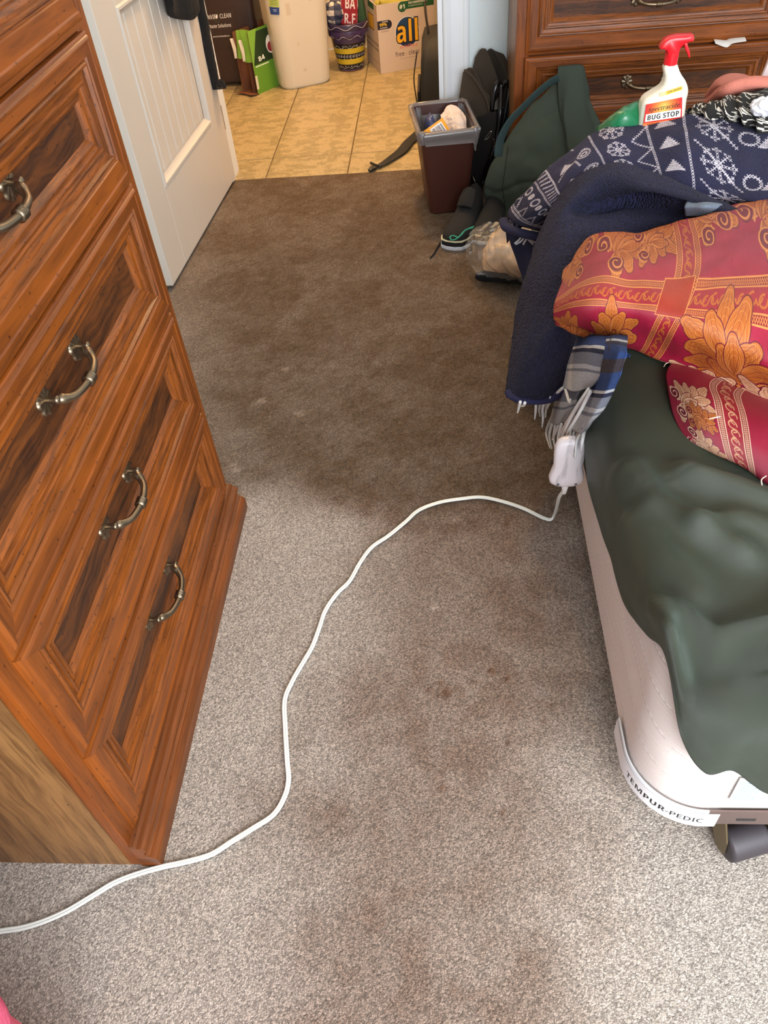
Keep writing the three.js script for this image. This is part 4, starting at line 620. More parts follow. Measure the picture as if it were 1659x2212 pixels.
{
  const t = thing('plaid_throw', 'blue grey and white plaid throw with white fringe hanging under the brocade bedspread', 'blanket', V(0.27, 0.3, -1.35));
  const mat = (s) => std({ map: plaidTex(s), roughness: 1, bumpMap: tex(128, 128, (x, y) => 0.5 + 0.4 * Math.sin((x + (Math.floor(y / 8) % 2 ? y : -y)) * 0.8), { srgb: false, repeat: [6, 12] }), bumpScale: 0.0012, side: THREE.DoubleSide });
  const X = (l) => l.map(([x, y, wx]) => onX(x, y, wx - (wx > 0.235 ? 0.016 : 0)));
  // three folds, one over the other
  const a = [Yr([[1252, 715, 0.466], [1285, 715, 0.47], [1318, 718, 0.466]]), X([[1238, 748, 0.262], [1272, 745, 0.25], [1312, 750, 0.262]]), X([[1224, 800, 0.258], [1256, 800, 0.246], [1298, 806, 0.26]]), X([[1214, 836, 0.256], [1240, 846, 0.244], [1276, 838, 0.258]])];
  const b = [Yr([[1300, 720, 0.466], [1330, 720, 0.468], [1356, 722, 0.466]]), X([[1298, 750, 0.266], [1328, 748, 0.256], [1354, 750, 0.268]]), X([[1282, 815, 0.266], [1312, 818, 0.255], [1338, 815, 0.268]]), X([[1262, 870, 0.266], [1288, 874, 0.254], [1314, 868, 0.268]]), X([[1232, 925, 0.266], [1252, 938, 0.256], [1272, 926, 0.268]])];
  const c = [X([[1222, 790, 0.266], [1242, 790, 0.262], [1262, 800, 0.266]]), X([[1204, 850, 0.262], [1224, 852, 0.256], [1246, 850, 0.262]]), X([[1192, 888, 0.26], [1212, 892, 0.252], [1232, 885, 0.26]]), X([[1184, 908, 0.26], [1200, 918, 0.252], [1218, 912, 0.26]])];
  const wv = (u, v, p) => 0.004 * n3(p, 22, 15);
  part(t, 'front_fold', cloth(a, 30, 40, { thick: 0.008, bump: wv }), mat(0));
  part(t, 'side_fold', cloth(b, 30, 50, { thick: 0.009, bump: wv, sv: 0.99 }), mat(1));
  part(t, 'back_fold', cloth(c, 24, 30, { thick: 0.008, bump: wv }), mat(2));
  const yarn = std({ color: rgb(222, 222, 222), roughness: 1 });
  const fr = [[[1216, 838, 0.25], [1195, 852, 0.244], [1163, 848, 0.24]], [[1222, 842, 0.25], [1230, 868, 0.245], [1233, 862, 0.245]], [[1272, 840, 0.25], [1245, 880, 0.244], [1215, 930, 0.242], [1205, 955, 0.245]], [[1268, 848, 0.25], [1238, 895, 0.243], [1214, 945, 0.24], [1208, 975, 0.244]], [[1276, 845, 0.252], [1252, 890, 0.246], [1228, 930, 0.244], [1222, 942, 0.246]],
    [[1188, 910, 0.258], [1180, 935, 0.256], [1188, 968, 0.256]], [[1193, 914, 0.258], [1187, 940, 0.254], [1192, 970, 0.254]], [[1200, 916, 0.256], [1196, 945, 0.252], [1199, 968, 0.25]], [[1208, 916, 0.256], [1200, 935, 0.252], [1193, 950, 0.252]], [[1214, 914, 0.256], [1206, 945, 0.25], [1208, 972, 0.25], [1206, 978, 0.25]],
    [[1234, 928, 0.262], [1232, 955, 0.254], [1240, 982, 0.25], [1243, 990, 0.248]], [[1241, 934, 0.26], [1238, 958, 0.252], [1242, 985, 0.248]], [[1256, 936, 0.26], [1246, 955, 0.252], [1243, 988, 0.248]], [[1262, 932, 0.262], [1258, 955, 0.256], [1255, 975, 0.256]],
    [[1124, 868, 0.15], [1121, 880, 0.15], [1118, 892, 0.15]], [[1134, 870, 0.16], [1131, 876, 0.16], [1126, 878, 0.16]], [[1158, 872, 0.2], [1157, 890, 0.2], [1155, 906, 0.2]], [[1168, 870, 0.21], [1165, 885, 0.21], [1167, 900, 0.21]], [[1176, 868, 0.21], [1172, 885, 0.21], [1173, 905, 0.21], [1171, 923, 0.21]], [[1184, 862, 0.22], [1180, 880, 0.22], [1178, 902, 0.22]], [[1190, 858, 0.22], [1186, 872, 0.22], [1180, 886, 0.22]]];
  for (const l of fr) part(t, 'tassel', sweep(X(l), (s) => 0.0034 * (1 - 0.55 * s * s) + 0.0006 * Math.sin(s * 60), { n: 20, seg: 7 }), yarn);
  // a grey corner of the same throw showing on top
  const d = [Yr([[1485, 432, 0.575], [1525, 430, 0.58], [1560, 438, 0.575]]), Yr([[1478, 448, 0.572], [1520, 446, 0.585], [1560, 450, 0.575]]), Yr([[1480, 470, 0.545], [1520, 470, 0.55], [1565, 468, 0.545]])];
  part(t, 'grey_corner', cloth(d, 20, 16, { thick: 0.008, bump: (u, v, p) => 0.003 * n3(p, 40, 17) }), std({ color: rgb(132, 146, 166), roughness: 1, map: tex(64, 64, (x, y) => { const v = 160 + 90 * hash2(x >> 1, y, 4); return [v, v, v]; }, { repeat: [3, 3] }) }));
}
// white controller and its cord
{
  const top = onX(1235, 946, 0.228), bot = onX(1221, 1046, 0.226), ax = bot.clone().sub(top), L = ax.length(), dir = ax.clone().normalize();
  const t = thing('heater_controller', 'white hourglass-shaped plastic cord controller leaning on the mattress', 'controller', bot.clone());
  const side = V(1, -0.08, 0).normalize(); side.addScaledVector(dir, -side.dot(dir)).normalize(); const nor = dir.clone().cross(side).normalize();
  const prof = [[0, 0.006, 0.006], [0.02, 0.019, 0.011], [0.07, 0.026, 0.014], [0.2, 0.0295, 0.016], [0.38, 0.029, 0.016], [0.56, 0.0275, 0.015], [0.7, 0.031, 0.0155], [0.82, 0.034, 0.0165], [0.91, 0.032, 0.0155], [0.965, 0.024, 0.012], [0.99, 0.012, 0.008], [1, 0.004, 0.004]];
  const rings = prof.map(([s, a, b]) => Array.from({ length: 28 }, (_, k) => { const q = k / 28 * Math.PI * 2, cx = Math.cos(q), sx = Math.sin(q), e = 0.75; return top.clone().addScaledVector(dir, s * L).addScaledVector(side, a * Math.sign(cx) * Math.abs(cx) ** e).addScaledVector(nor, b * Math.sign(sx) * Math.abs(sx) ** e); }));
  part(t, 'shell', loft(rings), std({ color: rgb(226, 218, 222), roughness: 0.38, map: tex(256, 256, (x, y) => { const s = 255 - 34 * sstep(0.55, 0.75, fbm(x / 14, y / 14, 4, 6)); return [s, s, s]; }) }));
  for (const s of [-1, 1]) part(t, 'screw', new THREE.SphereGeometry(0.0028, 10, 8).translate(...top.clone().addScaledVector(dir, L * 0.89).addScaledVector(side, s * 0.017).add(V(0, 0, 0)).addScaledVector(nor, 0.0142 * (nor.y > 0 ? 1 : -1)).toArray()), std({ color: rgb(90, 86, 90), roughness: 0.4 }));
  const plug = sweep([bot.clone(), bot.clone().addScaledVector(dir, 0.012)].concat([bot.clone().addScaledVector(dir, 0.02).add(V(0, -0.004, 0))]), [0.0075, 0.006, 0.004], { seg: 12 }); part(t, 'strain_relief', plug, std({ color: rgb(224, 222, 218), roughness: 0.5 }));
  const fl = (x, y) => onY(x, y, 0.0048);
  const start = bot.clone().addScaledVector(dir, 0.015);
  const pts = [start, onY(1208, 1074, 0.17), onY(1202, 1098, 0.075), onY(1197, 1112, 0.02), fl(1190, 1122), fl(1172, 1118), fl(1130, 1098), fl(1085, 1083), fl(1040, 1074), fl(1000, 1077), fl(950, 1085), fl(905, 1102), fl(875, 1128), fl(838, 1158), fl(803, 1182), fl(778, 1215), fl(755, 1255), fl(728, 1282), fl(703, 1318), fl(690, 1355), fl(675, 1395), fl(655, 1430), fl(632, 1470), fl(615, 1512), fl(616, 1570), fl(620, 1640), fl(623, 1685), fl(614, 1722), fl(590, 1760), fl(545, 1790), fl(500, 1818), fl(455, 1846), fl(400, 1862), fl(345, 1874), fl(290, 1890), fl(245, 1908), fl(200, 1935), fl(150, 1965), fl(100, 1988), fl(50, 2004), fl(0, 2012), fl(-60, 2025), fl(-200, 2080)];
  const cordMat = phys({ color: rgb(226, 228, 222), roughness: 0.32, clearcoat: 0.3 });
  const two = []; for (const s of [-1, 1]) two.push(sweep(pts.map((p, i) => { const q = pts[Math.min(pts.length - 1, i + 1)].clone().sub(pts[Math.max(0, i - 1)]).normalize(); return p.clone().add(V(-q.z * 0.0021 * s, i < 2 ? 0 : 0, q.x * 0.0021 * s)); }), 0.0027, { n: 420, seg: 8 }));
  const cord = mesh('power_cord', merge(two), cordMat); tag(cord, 'long white twin power cord snaking across the carpet', 'cord');
}

// ---------------------------------------------------------------- things on the floor by the doorway
// brown wastebasket with a grey liner
{
  const C = V(0.006, 0, -2.985), t = thing('wastebasket', 'dark brown plastic wastebasket with a grey bin liner by the door casing', 'wastebasket', C, 0.12);
  const H = 0.3, ring = (hw, hd, r, y) => rrect(hw, hd, r, 6).map(([x, z]) => V(x, y, z));
  mesh('bin', loft([ring(0.066, 0.118, 0.018, 0), ring(0.07, 0.122, 0.02, 0.004), ring(0.098, 0.148, 0.022, H - 0.012), ring(0.104, 0.154, 0.024, H - 0.01), ring(0.104, 0.154, 0.024, H), ring(0.094, 0.144, 0.022, H), ring(0.068, 0.118, 0.02, 0.012)], { capStart: true, capEnd: true, smooth: false }), std({ color: rgb(66, 32, 24), roughness: 0.42 }), t);
  const film = phys({ color: rgb(176, 168, 168), roughness: 0.22, transmission: 0.7, thickness: 0, side: THREE.DoubleSide, clearcoat: 0.4, clearcoatRoughness: 0.2 });
  const n = 160, base = (q, hw, hd) => { const o = rrect(hw, hd, 0.026, 39); return o[Math.floor(q * o.length) % o.length]; };
  const liner = gridGeo(n, 12, (u, v) => {
    const w = v; let y, g; if (w < 0.45) { y = lerp(H - 0.13, H + 0.004, w / 0.45); g = lerp(-0.034, -0.008, w / 0.45); } else if (w < 0.6) { const k = (w - 0.45) / 0.15; y = H + 0.004 + 0.006 * Math.sin(k * Math.PI); g = lerp(-0.008, 0.006, k); } else { const k = (w - 0.6) / 0.4; const drop = 0.014 + 0.04 * fbm(u * 8, 0.4, 2, 14, 8) + 0.034 * Math.exp(-(((u - 0.2) / 0.045) ** 2)); y = H + 0.004 - k * drop; g = 0.006 + 0.002 * Math.sin(k * 5); }
    const [x, z] = base(u, 0.104 + g, 0.154 + g), wr = 0.009 * (fbm(u * 40, v * 6, 3, 8, 40) - 0.5) * (w > 0.45 ? 1 : 2); return V(x * (1 + wr * 8), y + wr * 0.8, z * (1 + wr * 6));
  });
  mesh('liner', liner, film, t).userData.label = 'thin grey plastic liner';
  const put = (label, cat, name, g, m) => { g.rotateY(0.12); g.translate(C.x, 0, C.z); const q = mesh(name, g, m); return tag(q, label, cat); };
  // rubbish lying in it
  const bed = blob(V(0, 0.175, 0), 0.075, 0.05, 0.118, 0.16, 2.2, 3, 20); put('crumpled grey and brown litter filling the wastebasket', 'litter', 'litter', bed, std({ color: rgb(120, 108, 108), roughness: 0.8 }));
  const bm = paint(256, 192, (c, w, h) => { c.fillStyle = 'rgb(236,162,28)'; c.fillRect(0, 0, w, h); c.fillStyle = 'rgb(240,236,240)'; c.fillRect(70, 26, 150, 132); c.fillStyle = 'rgb(60,60,76)'; let x = 84; while (x < 208) { const b = 3 + hash2(x, 5) * 7; c.fillRect(x, 40, b, 92); x += b + 3 + hash2(x, 8) * 5; } c.fillStyle = 'rgb(90,70,40)'; for (let k = 0; k < 6; k++) c.fillRect(80 + k * 22, 139, 12, 8); });
  const yb = rbox(0.082, 0.062, 0.024, 0.002); yb.attributes.uv.array.forEach((_, i, a) => { a[i] = i % 2 ? a[i] / 0.062 + 0.5 : a[i] / 0.082 + 0.5; });
  yb.rotateX(-0.75); yb.rotateZ(0.42); yb.rotateY(0.25); yb.translate(-0.028, 0.266, 0.052); put('yellow carton with a printed barcode in the wastebasket', 'carton', 'carton', yb, std({ map: bm, roughness: 0.55 }));
  const bl = blob(V(-0.048, 0.262, -0.005), 0.02, 0.05, 0.05, 0.2, 2.5, 8, 14); put('blue crumpled wrapper in the wastebasket', 'wrapper', 'wrapper', bl, std({ color: rgb(52, 62, 104), roughness: 0.45 }));
  const ti = [[V(0.0, 0.285, -0.06), V(0.03, 0.31, -0.075), V(0.06, 0.31, -0.06), V(0.078, 0.29, -0.04)], [V(0.0, 0.272, -0.03), V(0.03, 0.3, -0.035), V(0.056, 0.295, -0.03), V(0.082, 0.285, -0.015)], [V(0.012, 0.262, 0.0), V(0.034, 0.284, 0.005), V(0.06, 0.29, 0.01), V(0.078, 0.27, 0.025)], [V(0.03, 0.24, 0.04), V(0.045, 0.262, 0.05), V(0.066, 0.262, 0.055), V(0.078, 0.245, 0.06)]];
  put('crumpled white tissue in the wastebasket', 'tissue', 'tissue', cloth(ti, 56, 56, { thick: 0.003, bump: (u, v, p) => 0.009 * n3(p, 24, 3) + 0.007 * Math.abs(n3(p, 46, 4)) + 0.004 * Math.abs(n3(p, 95, 5)) }), std({ color: rgb(226, 206, 192), roughness: 0.95, side: THREE.DoubleSide }));
  const wp = [[V(0.012, 0.255, 0.02), V(0.03, 0.268, 0.03), V(0.05, 0.25, 0.05)], [V(-0.002, 0.25, 0.05), V(0.022, 0.262, 0.07), V(0.045, 0.245, 0.085)], [V(-0.01, 0.24, 0.09), V(0.012, 0.248, 0.1), V(0.04, 0.236, 0.108)]];
  put('clear printed wrapper beside the yellow carton', 'wrapper', 'wrapper', cloth(wp, 18, 18, { thick: 0.0015, bump: (u, v, p) => 0.006 * n3(p, 70, 9) }), std({ color: rgb(150, 124, 120), roughness: 0.25, side: THREE.DoubleSide }));
}
// padded folding chairs leaning at the wall
{
  const fabric = std({ color: rgb(64, 54, 43), roughness: 0.75, bumpMap: tex(128, 128, (x, y) => hash2(x >> 1, y >> 1, 2), { srgb: false, repeat: [30, 30] }), bumpScale: 0.0004, side: THREE.DoubleSide });
  const dark = std({ color: rgb(22, 20, 20), roughness: 0.85, side: THREE.DoubleSide }), tube = std({ color: rgb(26, 25, 26), metalness: 0.4, roughness: 0.18 });
  const Zr = (l) => l.map(([x, y, z]) => onZ(x, y, z));
  const pad = (t, name, rows, th, mat = fabric) => part(t, name, cloth(rows.map(Zr), 30, 36, { thick: (u, v) => th * Math.max(0.12, Math.min(1, 5 * Math.min(u, 1 - u), 5 * Math.min(v, 1 - v))) }), mat);
  const Zw = (l) => l.map(([x, y, z]) => onZ(x, y, z - 0.05));
const padA = (t, name, rows, th, mat = fabric) => pad(t, name, rows.map((r) => r.map(([x, y, z]) => [x, y, z - 0.05])), th, mat);
    const a = thing('folding_chair', 'folded dark padded chair with a piped seat edge behind the wastebasket', 'folding chair', onZ(1040, 430, -3.08).setY(0));
  padA(a, 'seat_pad', [[[1000, 156, -3.16], [1013, 146, -3.13], [1024, 152, -3.09]], [[994, 196, -3.14], [1018, 186, -3.1], [1042, 190, -3.06]], [[990, 232, -3.12], [1024, 222, -3.08], [1058, 212, -3.04]], [[1006, 268, -3.1], [1034, 258, -3.06], [1060, 246, -3.03]]], 0.03);
  part(a, 'piping', sweep(Zw([[1004, 152, -3.11], [1020, 164, -3.075], [1034, 184, -3.055], [1050, 212, -3.035], [1058, 240, -3.02]]), 0.005, { n: 30, seg: 8 }), fabric);
  padA(a, 'back_pad', [[[1026, 124, -3.2], [1038, 106, -3.18], [1048, 106, -3.15]], [[1020, 160, -3.19], [1045, 150, -3.15], [1070, 158, -3.11]], [[1024, 200, -3.17], [1050, 195, -3.13], [1076, 186, -3.09]], [[1034, 240, -3.15], [1052, 238, -3.11], [1064, 225, -3.08]]], 0.03);
  part(a, 'frame', merge([sweep(Zw([[1062, 240, -3.02], [1068, 196, -3.03], [1076, 178, -3.04], [1082, 190, -3.04], [1080, 240, -3.0], [1072, 300, -2.98], [1060, 340, -2.96]]), 0.009, { n: 50, seg: 10 }), sweep([onZ(1060, 340, -2.96), onZ(1040, 400, -2.95), onY(1030, 466, 0.012)], 0.009, { n: 24, seg: 10 }), sweep([onZ(1020, 380, -3.05), onZ(1030, 410, -3.0), onY(1042, 456, 0.012)], 0.008, { n: 20, seg: 10 })]), tube);
  const drop = [[[1008, 262, -3.07], [1040, 250, -3.03], [1072, 240, -3.0]], [[1010, 320, -3.05], [1042, 320, -3.0], [1070, 310, -2.98]], [[1008, 370, -3.04], [1038, 370, -2.99], [1056, 360, -2.97]], [[1006, 402, -3.04], [1028, 404, -3.0], [1048, 400, -2.97]]];
  padA(a, 'hanging_fabric', drop, 0.02, dark);
  part(a, 'buckle', merge([sweep(Zw([[1046, 302, -2.95], [1056, 288, -2.95], [1062, 284, -2.95], [1056, 296, -2.95], [1047, 303, -2.95]]), 0.0022, { n: 24, seg: 7 }), sweep(Zw([[1066, 300, -2.95], [1068, 312, -2.95], [1065, 318, -2.95]]), 0.003, { n: 10, seg: 7 })]), std({ color: rgb(150, 146, 140), metalness: 0.9, roughness: 0.25 }));
  part(a, 'plastic_foot', rbox(0.022, 0.012, 0.03, 0.003, ...onY(1036, 456, 0.008).toArray()), std({ color: rgb(186, 188, 200), roughness: 0.5 }));
  const b = thing('folding_chair', 'second folded dark chair standing against the wooden chest', 'folding chair', onZ(1085, 430, -3.2).setY(0));
  pad(b, 'back_pad', [[[1047, 118, -3.25], [1057, 106, -3.24], [1067, 110, -3.22]], [[1063, 148, -3.24], [1075, 136, -3.22], [1087, 148, -3.2]], [[1075, 176, -3.23], [1087, 168, -3.2], [1099, 174, -3.18]], [[1079, 230, -3.2], [1089, 230, -3.18], [1099, 228, -3.16]]], 0.03);
  part(b, 'frame', merge([sweep(Zr([[1081, 205, -3.13], [1089, 182, -3.13], [1096, 178, -3.13], [1099, 192, -3.13], [1091, 240, -3.1], [1079, 300, -3.08]]).concat([onY(1062, 405, 0.01)]), 0.009, { n: 44, seg: 10 })]), tube);
  pad(b, 'hanging_fabric', [[[1055, 240, -3.12], [1075, 236, -3.1], [1099, 230, -3.1]], [[1051, 300, -3.11], [1071, 300, -3.09], [1095, 290, -3.09]], [[1047, 370, -3.1], [1065, 368, -3.08], [1085, 350, -3.08]], [[1041, 402, -3.1], [1059, 402, -3.08], [1079, 398, -3.08]]], 0.02, dark);
}
// green canvas tote slumped between the chest and the bed
{
  const canvas = std({ color: rgb(60, 72, 62), roughness: 0.85, bumpMap: tex(256, 256, (x, y) => 0.5 + 0.25 * Math.sin(x) * Math.sin(y) + 0.3 * (fbm(x / 20, y / 20, 3, 3) - 0.5), { srgb: false, repeat: [8, 8] }), bumpScale: 0.0008, side: THREE.DoubleSide });
  const t = thing('tote_bag', 'dark green canvas tote bag slumped against the wooden chest', 'bag', V(0.3, 0, -2.72));
  const Zr = (l) => l.map(([x, y, z]) => onZ(x, y, z));
  const body = [
    Zr([[1188, 190, -2.83], [1200, 183, -2.82], [1220, 185, -2.81], [1262, 192, -2.80]]),
    Zr([[1146, 228, -2.80], [1166, 218, -2.79], [1204, 218, -2.77], [1280, 232, -2.75]]),
    Zr([[1110, 276, -2.78], [1136, 268, -2.76], [1190, 262, -2.73], [1300, 272, -2.70]]),
    Zr([[1082, 322, -2.77], [1116, 316, -2.73], [1180, 312, -2.69], [1305, 320, -2.64]]),
    Zr([[1056, 372, -2.77], [1096, 368, -2.71], [1170, 364, -2.66], [1305, 370, -2.60]]),
    Zr([[1047, 404, -2.77], [1088, 404, -2.71], [1160, 404, -2.66], [1305, 410, -2.6]]),
    Zr([[1049, 446, -2.77], [1090, 446, -2.725], [1160, 444, -2.68], [1300, 440, -2.61]]),
    [onY(1056, 486, 0.008), onY(1095, 488, 0.008), onY(1160, 478, 0.008), onY(1290, 465, 0.008)],
  ];
  const cr1 = (u, v, p) => 0.009 * n3(p, 12, 47) + 0.005 * n3(p, 30, 49) - 0.006 * Math.exp(-(((v - 0.72 - 0.04 * Math.sin(u * 7)) / 0.02) ** 2));
  part(t, 'body', cloth(body, 70, 80, { thick: (u, v) => 0.004 + 0.09 * Math.sin(Math.PI * clamp(v * 0.9 + 0.05)) * Math.sin(Math.PI * clamp(u * 0.94 + 0.03)) ** 0.6, bump: cr1 }), canvas);
  const flap = [Zr([[1205, 143, -2.82], [1232, 140, -2.815], [1257, 141, -2.815], [1263, 156, -2.82]]), Zr([[1204, 180, -2.79], [1230, 186, -2.765], [1258, 184, -2.775], [1270, 186, -2.8]]), Zr([[1206, 226, -2.75], [1226, 240, -2.71], [1262, 236, -2.72], [1277, 226, -2.77]]), Zr([[1214, 280, -2.70], [1232, 290, -2.65], [1268, 284, -2.66], [1288, 268, -2.72]]), Zr([[1222, 330, -2.66], [1244, 336, -2.61], [1280, 330, -2.60], [1304, 316, -2.66]])];
  part(t, 'side_gusset', cloth(flap, 40, 50, { thick: 0.012, bump: (u, v, p) => 0.006 * n3(p, 22, 43) + 0.008 * Math.exp(-(((u - 0.25) / 0.06) ** 2)) * sstep(0.3, 0.6, v) }), canvas);
  part(t, 'handle', sweep(Zr([[1076, 338, -2.69], [1082, 300, -2.70], [1102, 262, -2.71], [1130, 232, -2.73], [1160, 202, -2.75], [1186, 180, -2.77], [1207, 168, -2.78]]), (s) => 0.019 - 0.003 * s, { n: 50, seg: 12, flat: 0.16, up: V(-0.5, 0.35, -0.8) }), std({ color: rgb(40, 60, 60), roughness: 0.8 }));
  const seam = (l) => sweep(Zr(l), 0.0016, { n: 30, seg: 5 });
  part(t, 'seam', merge([seam([[1098, 316, -2.745], [1092, 360, -2.7], [1086, 404, -2.69], [1090, 440, -2.715], [1094, 470, -2.735]])]), std({ color: rgb(26, 32, 26), roughness: 0.9 }));
}
// black sneakers
function sneakerParts() {
  const secs = [[0, 0.012, 0.03], [0.03, 0.034, 0.042], [0.1, 0.045, 0.05], [0.25, 0.05, 0.058], [0.42, 0.046, 0.076], [0.56, 0.041, 0.098], [0.7, 0.038, 0.112], [0.85, 0.036, 0.108], [0.95, 0.03, 0.11], [1, 0.014, 0.105]], L = 0.285;
  const outline = (g, y) => { const l = [], r = []; for (const [s, w] of secs) { const off = 0.006 * Math.sin(s * 5); l.push([off - w - g, s * L]); r.push([off + w + g, s * L]); } const o = [...l, ...r.reverse()]; return o.map(([x, z]) => V(x, y, -(z - (z < 0.01 ? g : 0)))); };
  const up = secs.map(([s, w, h]) => { const o = []; for (let k = 0; k < 20; k++) { const a = k / 19 * Math.PI, x = Math.cos(a) * w * (1 + 0.08 * Math.sin(a)) + 0.006 * Math.sin(s * 5), y = 0.03 + Math.sin(a) ** 0.7 * (h - 0.03 + 0.012); o.push(V(x, y, -s * L)); } return o; });
  return { up: loft(up), sole: loft([outline(0.003, 0.0), outline(0.005, 0.004), outline(0.005, 0.014)], { smooth: false }), mid: loft([outline(0.0035, 0.014), outline(0.0035, 0.03)], { smooth: false }), line: loft([outline(0.0042, 0.03), outline(0.0042, 0.0335)], { smooth: false }) };
}
{
  const S = sneakerParts(), canvas = std({ color: rgb(17, 16, 18), roughness: 0.9 }), white = std({ color: rgb(222, 224, 232), roughness: 0.5 }), cream = std({ color: rgb(216, 208, 176), roughness: 0.6 });
  const toe = onY(974, 540, 0.0), heel = onY(1034, 462, 0), d = heel.clone().sub(toe);
  const t = thing('sneaker', 'black canvas sneaker with white sole and a teal lace over the toe', 'shoe', toe, Math.atan2(-d.x, -d.z), 'pair of sneakers');
  const fill = (g) => { mesh('upper', S.up, canvas, g); mesh('sole', S.sole, white, g); mesh('foxing', S.mid, canvas, g); mesh('stripe', S.line, cream, g); };
  fill(t); mesh('tongue', cloth([[V(-0.024, 0.1, -0.125), V(0.004, 0.106, -0.12), V(0.032, 0.1, -0.125)], [V(-0.024, 0.12, -0.155), V(0.004, 0.13, -0.15), V(0.032, 0.12, -0.155)], [V(-0.02, 0.136, -0.185), V(0.004, 0.148, -0.18), V(0.028, 0.136, -0.185)]], 12, 12, { thick: 0.006 }), canvas, t); mesh('lace_tab', box(0.012, 0.003, 0.002, 0.01, 0.126, -0.165), white, t);
  const u = thing('sneaker', 'black canvas sneaker tucked behind the one with a teal lace', 'shoe', toe.clone().add(V(0.106, 0, -0.03)), Math.atan2(-d.x, -d.z) + 0.04, 'pair of sneakers'); fill(u);
  const lace = std({ color: rgb(46, 150, 122), roughness: 0.6 });
  const q = (x, y, h) => onY(x, y, h); const tl = [q(1022, 492, 0.085), q(1006, 497, 0.08), q(996, 508, 0.078), q(984, 517, 0.07), q(975, 518, 0.066), q(972, 512, 0.068), q(979, 509, 0.071), q(990, 512, 0.074), q(1002, 500, 0.08), q(1012, 494, 0.084), q(1024, 489, 0.086)];
  tag(mesh('shoelace', sweep(tl, 0.0023, { n: 80, seg: 7 }), lace), 'teal shoelace looped over the toe of a black sneaker', 'shoelace');
  tag(mesh('shoelace', sweep([q(972, 486, 0.05), q(962, 500, 0.02), q(954, 520, 0.006), q(945, 535, 0.004), q(937, 549, 0.004), q(929, 558, 0.004)], (s) => 0.0026 + 0.0022 * Math.sin(s * 3.1), { n: 40, seg: 7, flat: 0.5 }), canvas), 'flat black shoelace trailing on the carpet', 'shoelace');
}
// clear plastic bag with paper inside, a black garment below it
{
  const c = onY(1085, 560, 0.085), t = thing('plastic_bag', 'clear plastic bag with tan paper inside, half under the navy blanket', 'bag', c.clone().setY(0.03));
  part(t, 'paper', cloth([[onY(1120, 452, 0.2), onY(1132, 455, 0.2), onY(1150, 470, 0.18)], [onY(1078, 488, 0.17), onY(1108, 492, 0.19), onY(1145, 510, 0.16)], [onY(1050, 522, 0.11), onY(1090, 530, 0.15), onY(1150, 550, 0.12)], [onY(1040, 556, 0.07), onY(1085, 565, 0.11), onY(1150, 585, 0.1)], [onY(1046, 585, 0.045), onY(1090, 590, 0.055), onY(1150, 604, 0.05)]], 40, 40, { thick: (u, v) => 0.01 + 0.05 * Math.sin(Math.PI * v), bump: (u, v, p) => 0.014 * n3(p, 26, 5) + 0.006 * n3(p, 60, 6) }), std({ color: rgb(206, 172, 134), roughness: 0.6, side: THREE.DoubleSide }));
  const film = phys({ color: 0xffffff, transmission: 0.94, thickness: 0, roughness: 0.08, clearcoat: 1, clearcoatRoughness: 0.05, side: THREE.DoubleSide });
  part(t, 'film', cloth([[onY(1048, 482, 0.13), onY(1085, 478, 0.19), onY(1130, 490, 0.2)], [onY(1020, 500, 0.11), onY(1065, 505, 0.17), onY(1140, 520, 0.19)], [onY(1004, 530, 0.07), onY(1050, 540, 0.14), onY(1145, 555, 0.16)], [onY(1004, 556, 0.045), onY(1055, 570, 0.1), onY(1150, 588, 0.12)], [onY(1022, 580, 0.032), onY(1072, 594, 0.05), onY(1150, 612, 0.06)], [onY(1034, 598, 0.024), onY(1078, 600, 0.036), onY(1150, 616, 0.045)]], 60, 60, { thick: 0.0006, bump: (u, v, p) => 0.012 * n3(p, 30, 15) + 0.006 * n3(p, 70, 16) }), film, 'clear crinkled film');
  const k = mesh('garment', cloth([[onY(1030, 590, 0.03), onY(1080, 575, 0.035), onY(1150, 580, 0.035)], [onY(1026, 598, 0.028), onY(1080, 592, 0.034), onY(1150, 602, 0.034)], [onY(1032, 604, 0.012), onY(1080, 608, 0.016), onY(1150, 616, 0.016)], [onY(1040, 607, 0.003), onY(1082, 611, 0.003), onY(1150, 619, 0.003)]], 40, 24, { thick: 0.006, bump: (u, v, p) => 0.004 * n3(p, 30, 25) }), std({ color: rgb(18, 18, 22), roughness: 1, side: THREE.DoubleSide })); tag(k, 'black garment lying on the carpet under the plastic bag', 'garment');
}
// soft-sided pink hamper, only its rim reaching into the view
{
  const t = thing('laundry_hamper', 'soft pink laundry hamper on the carpet past the end of the tall chest', 'hamper', V(-0.668, 0, 0.004)), pink = std({ color: rgb(226, 92, 124), roughness: 0.9, bumpMap: sherBump, bumpScale: 0.001 });
  const ring = (hw, hd, y) => rrect(hw, hd, 0.06, 8).map(([x, z]) => V(x, y, z));
  mesh('hamper_body', loft([ring(0.19, 0.16, 0.004), ring(0.2, 0.175, 0.02), ring(0.215, 0.19, 0.2), ring(0.222, 0.196, 0.4), ring(0.226, 0.2, 0.42), ring(0.218, 0.192, 0.43), ring(0.205, 0.18, 0.42), ring(0.19, 0.165, 0.03)]), pink, t);
  mesh('rim', sweep(Array.from({ length: 65 }, (_, k) => { const o = rrect(0.222, 0.196, 0.06, 15), q = o[k % 64]; return V(q[0], 0.424, q[1]); }), 0.009, { seg: 8, caps: false }), pink, t);
}

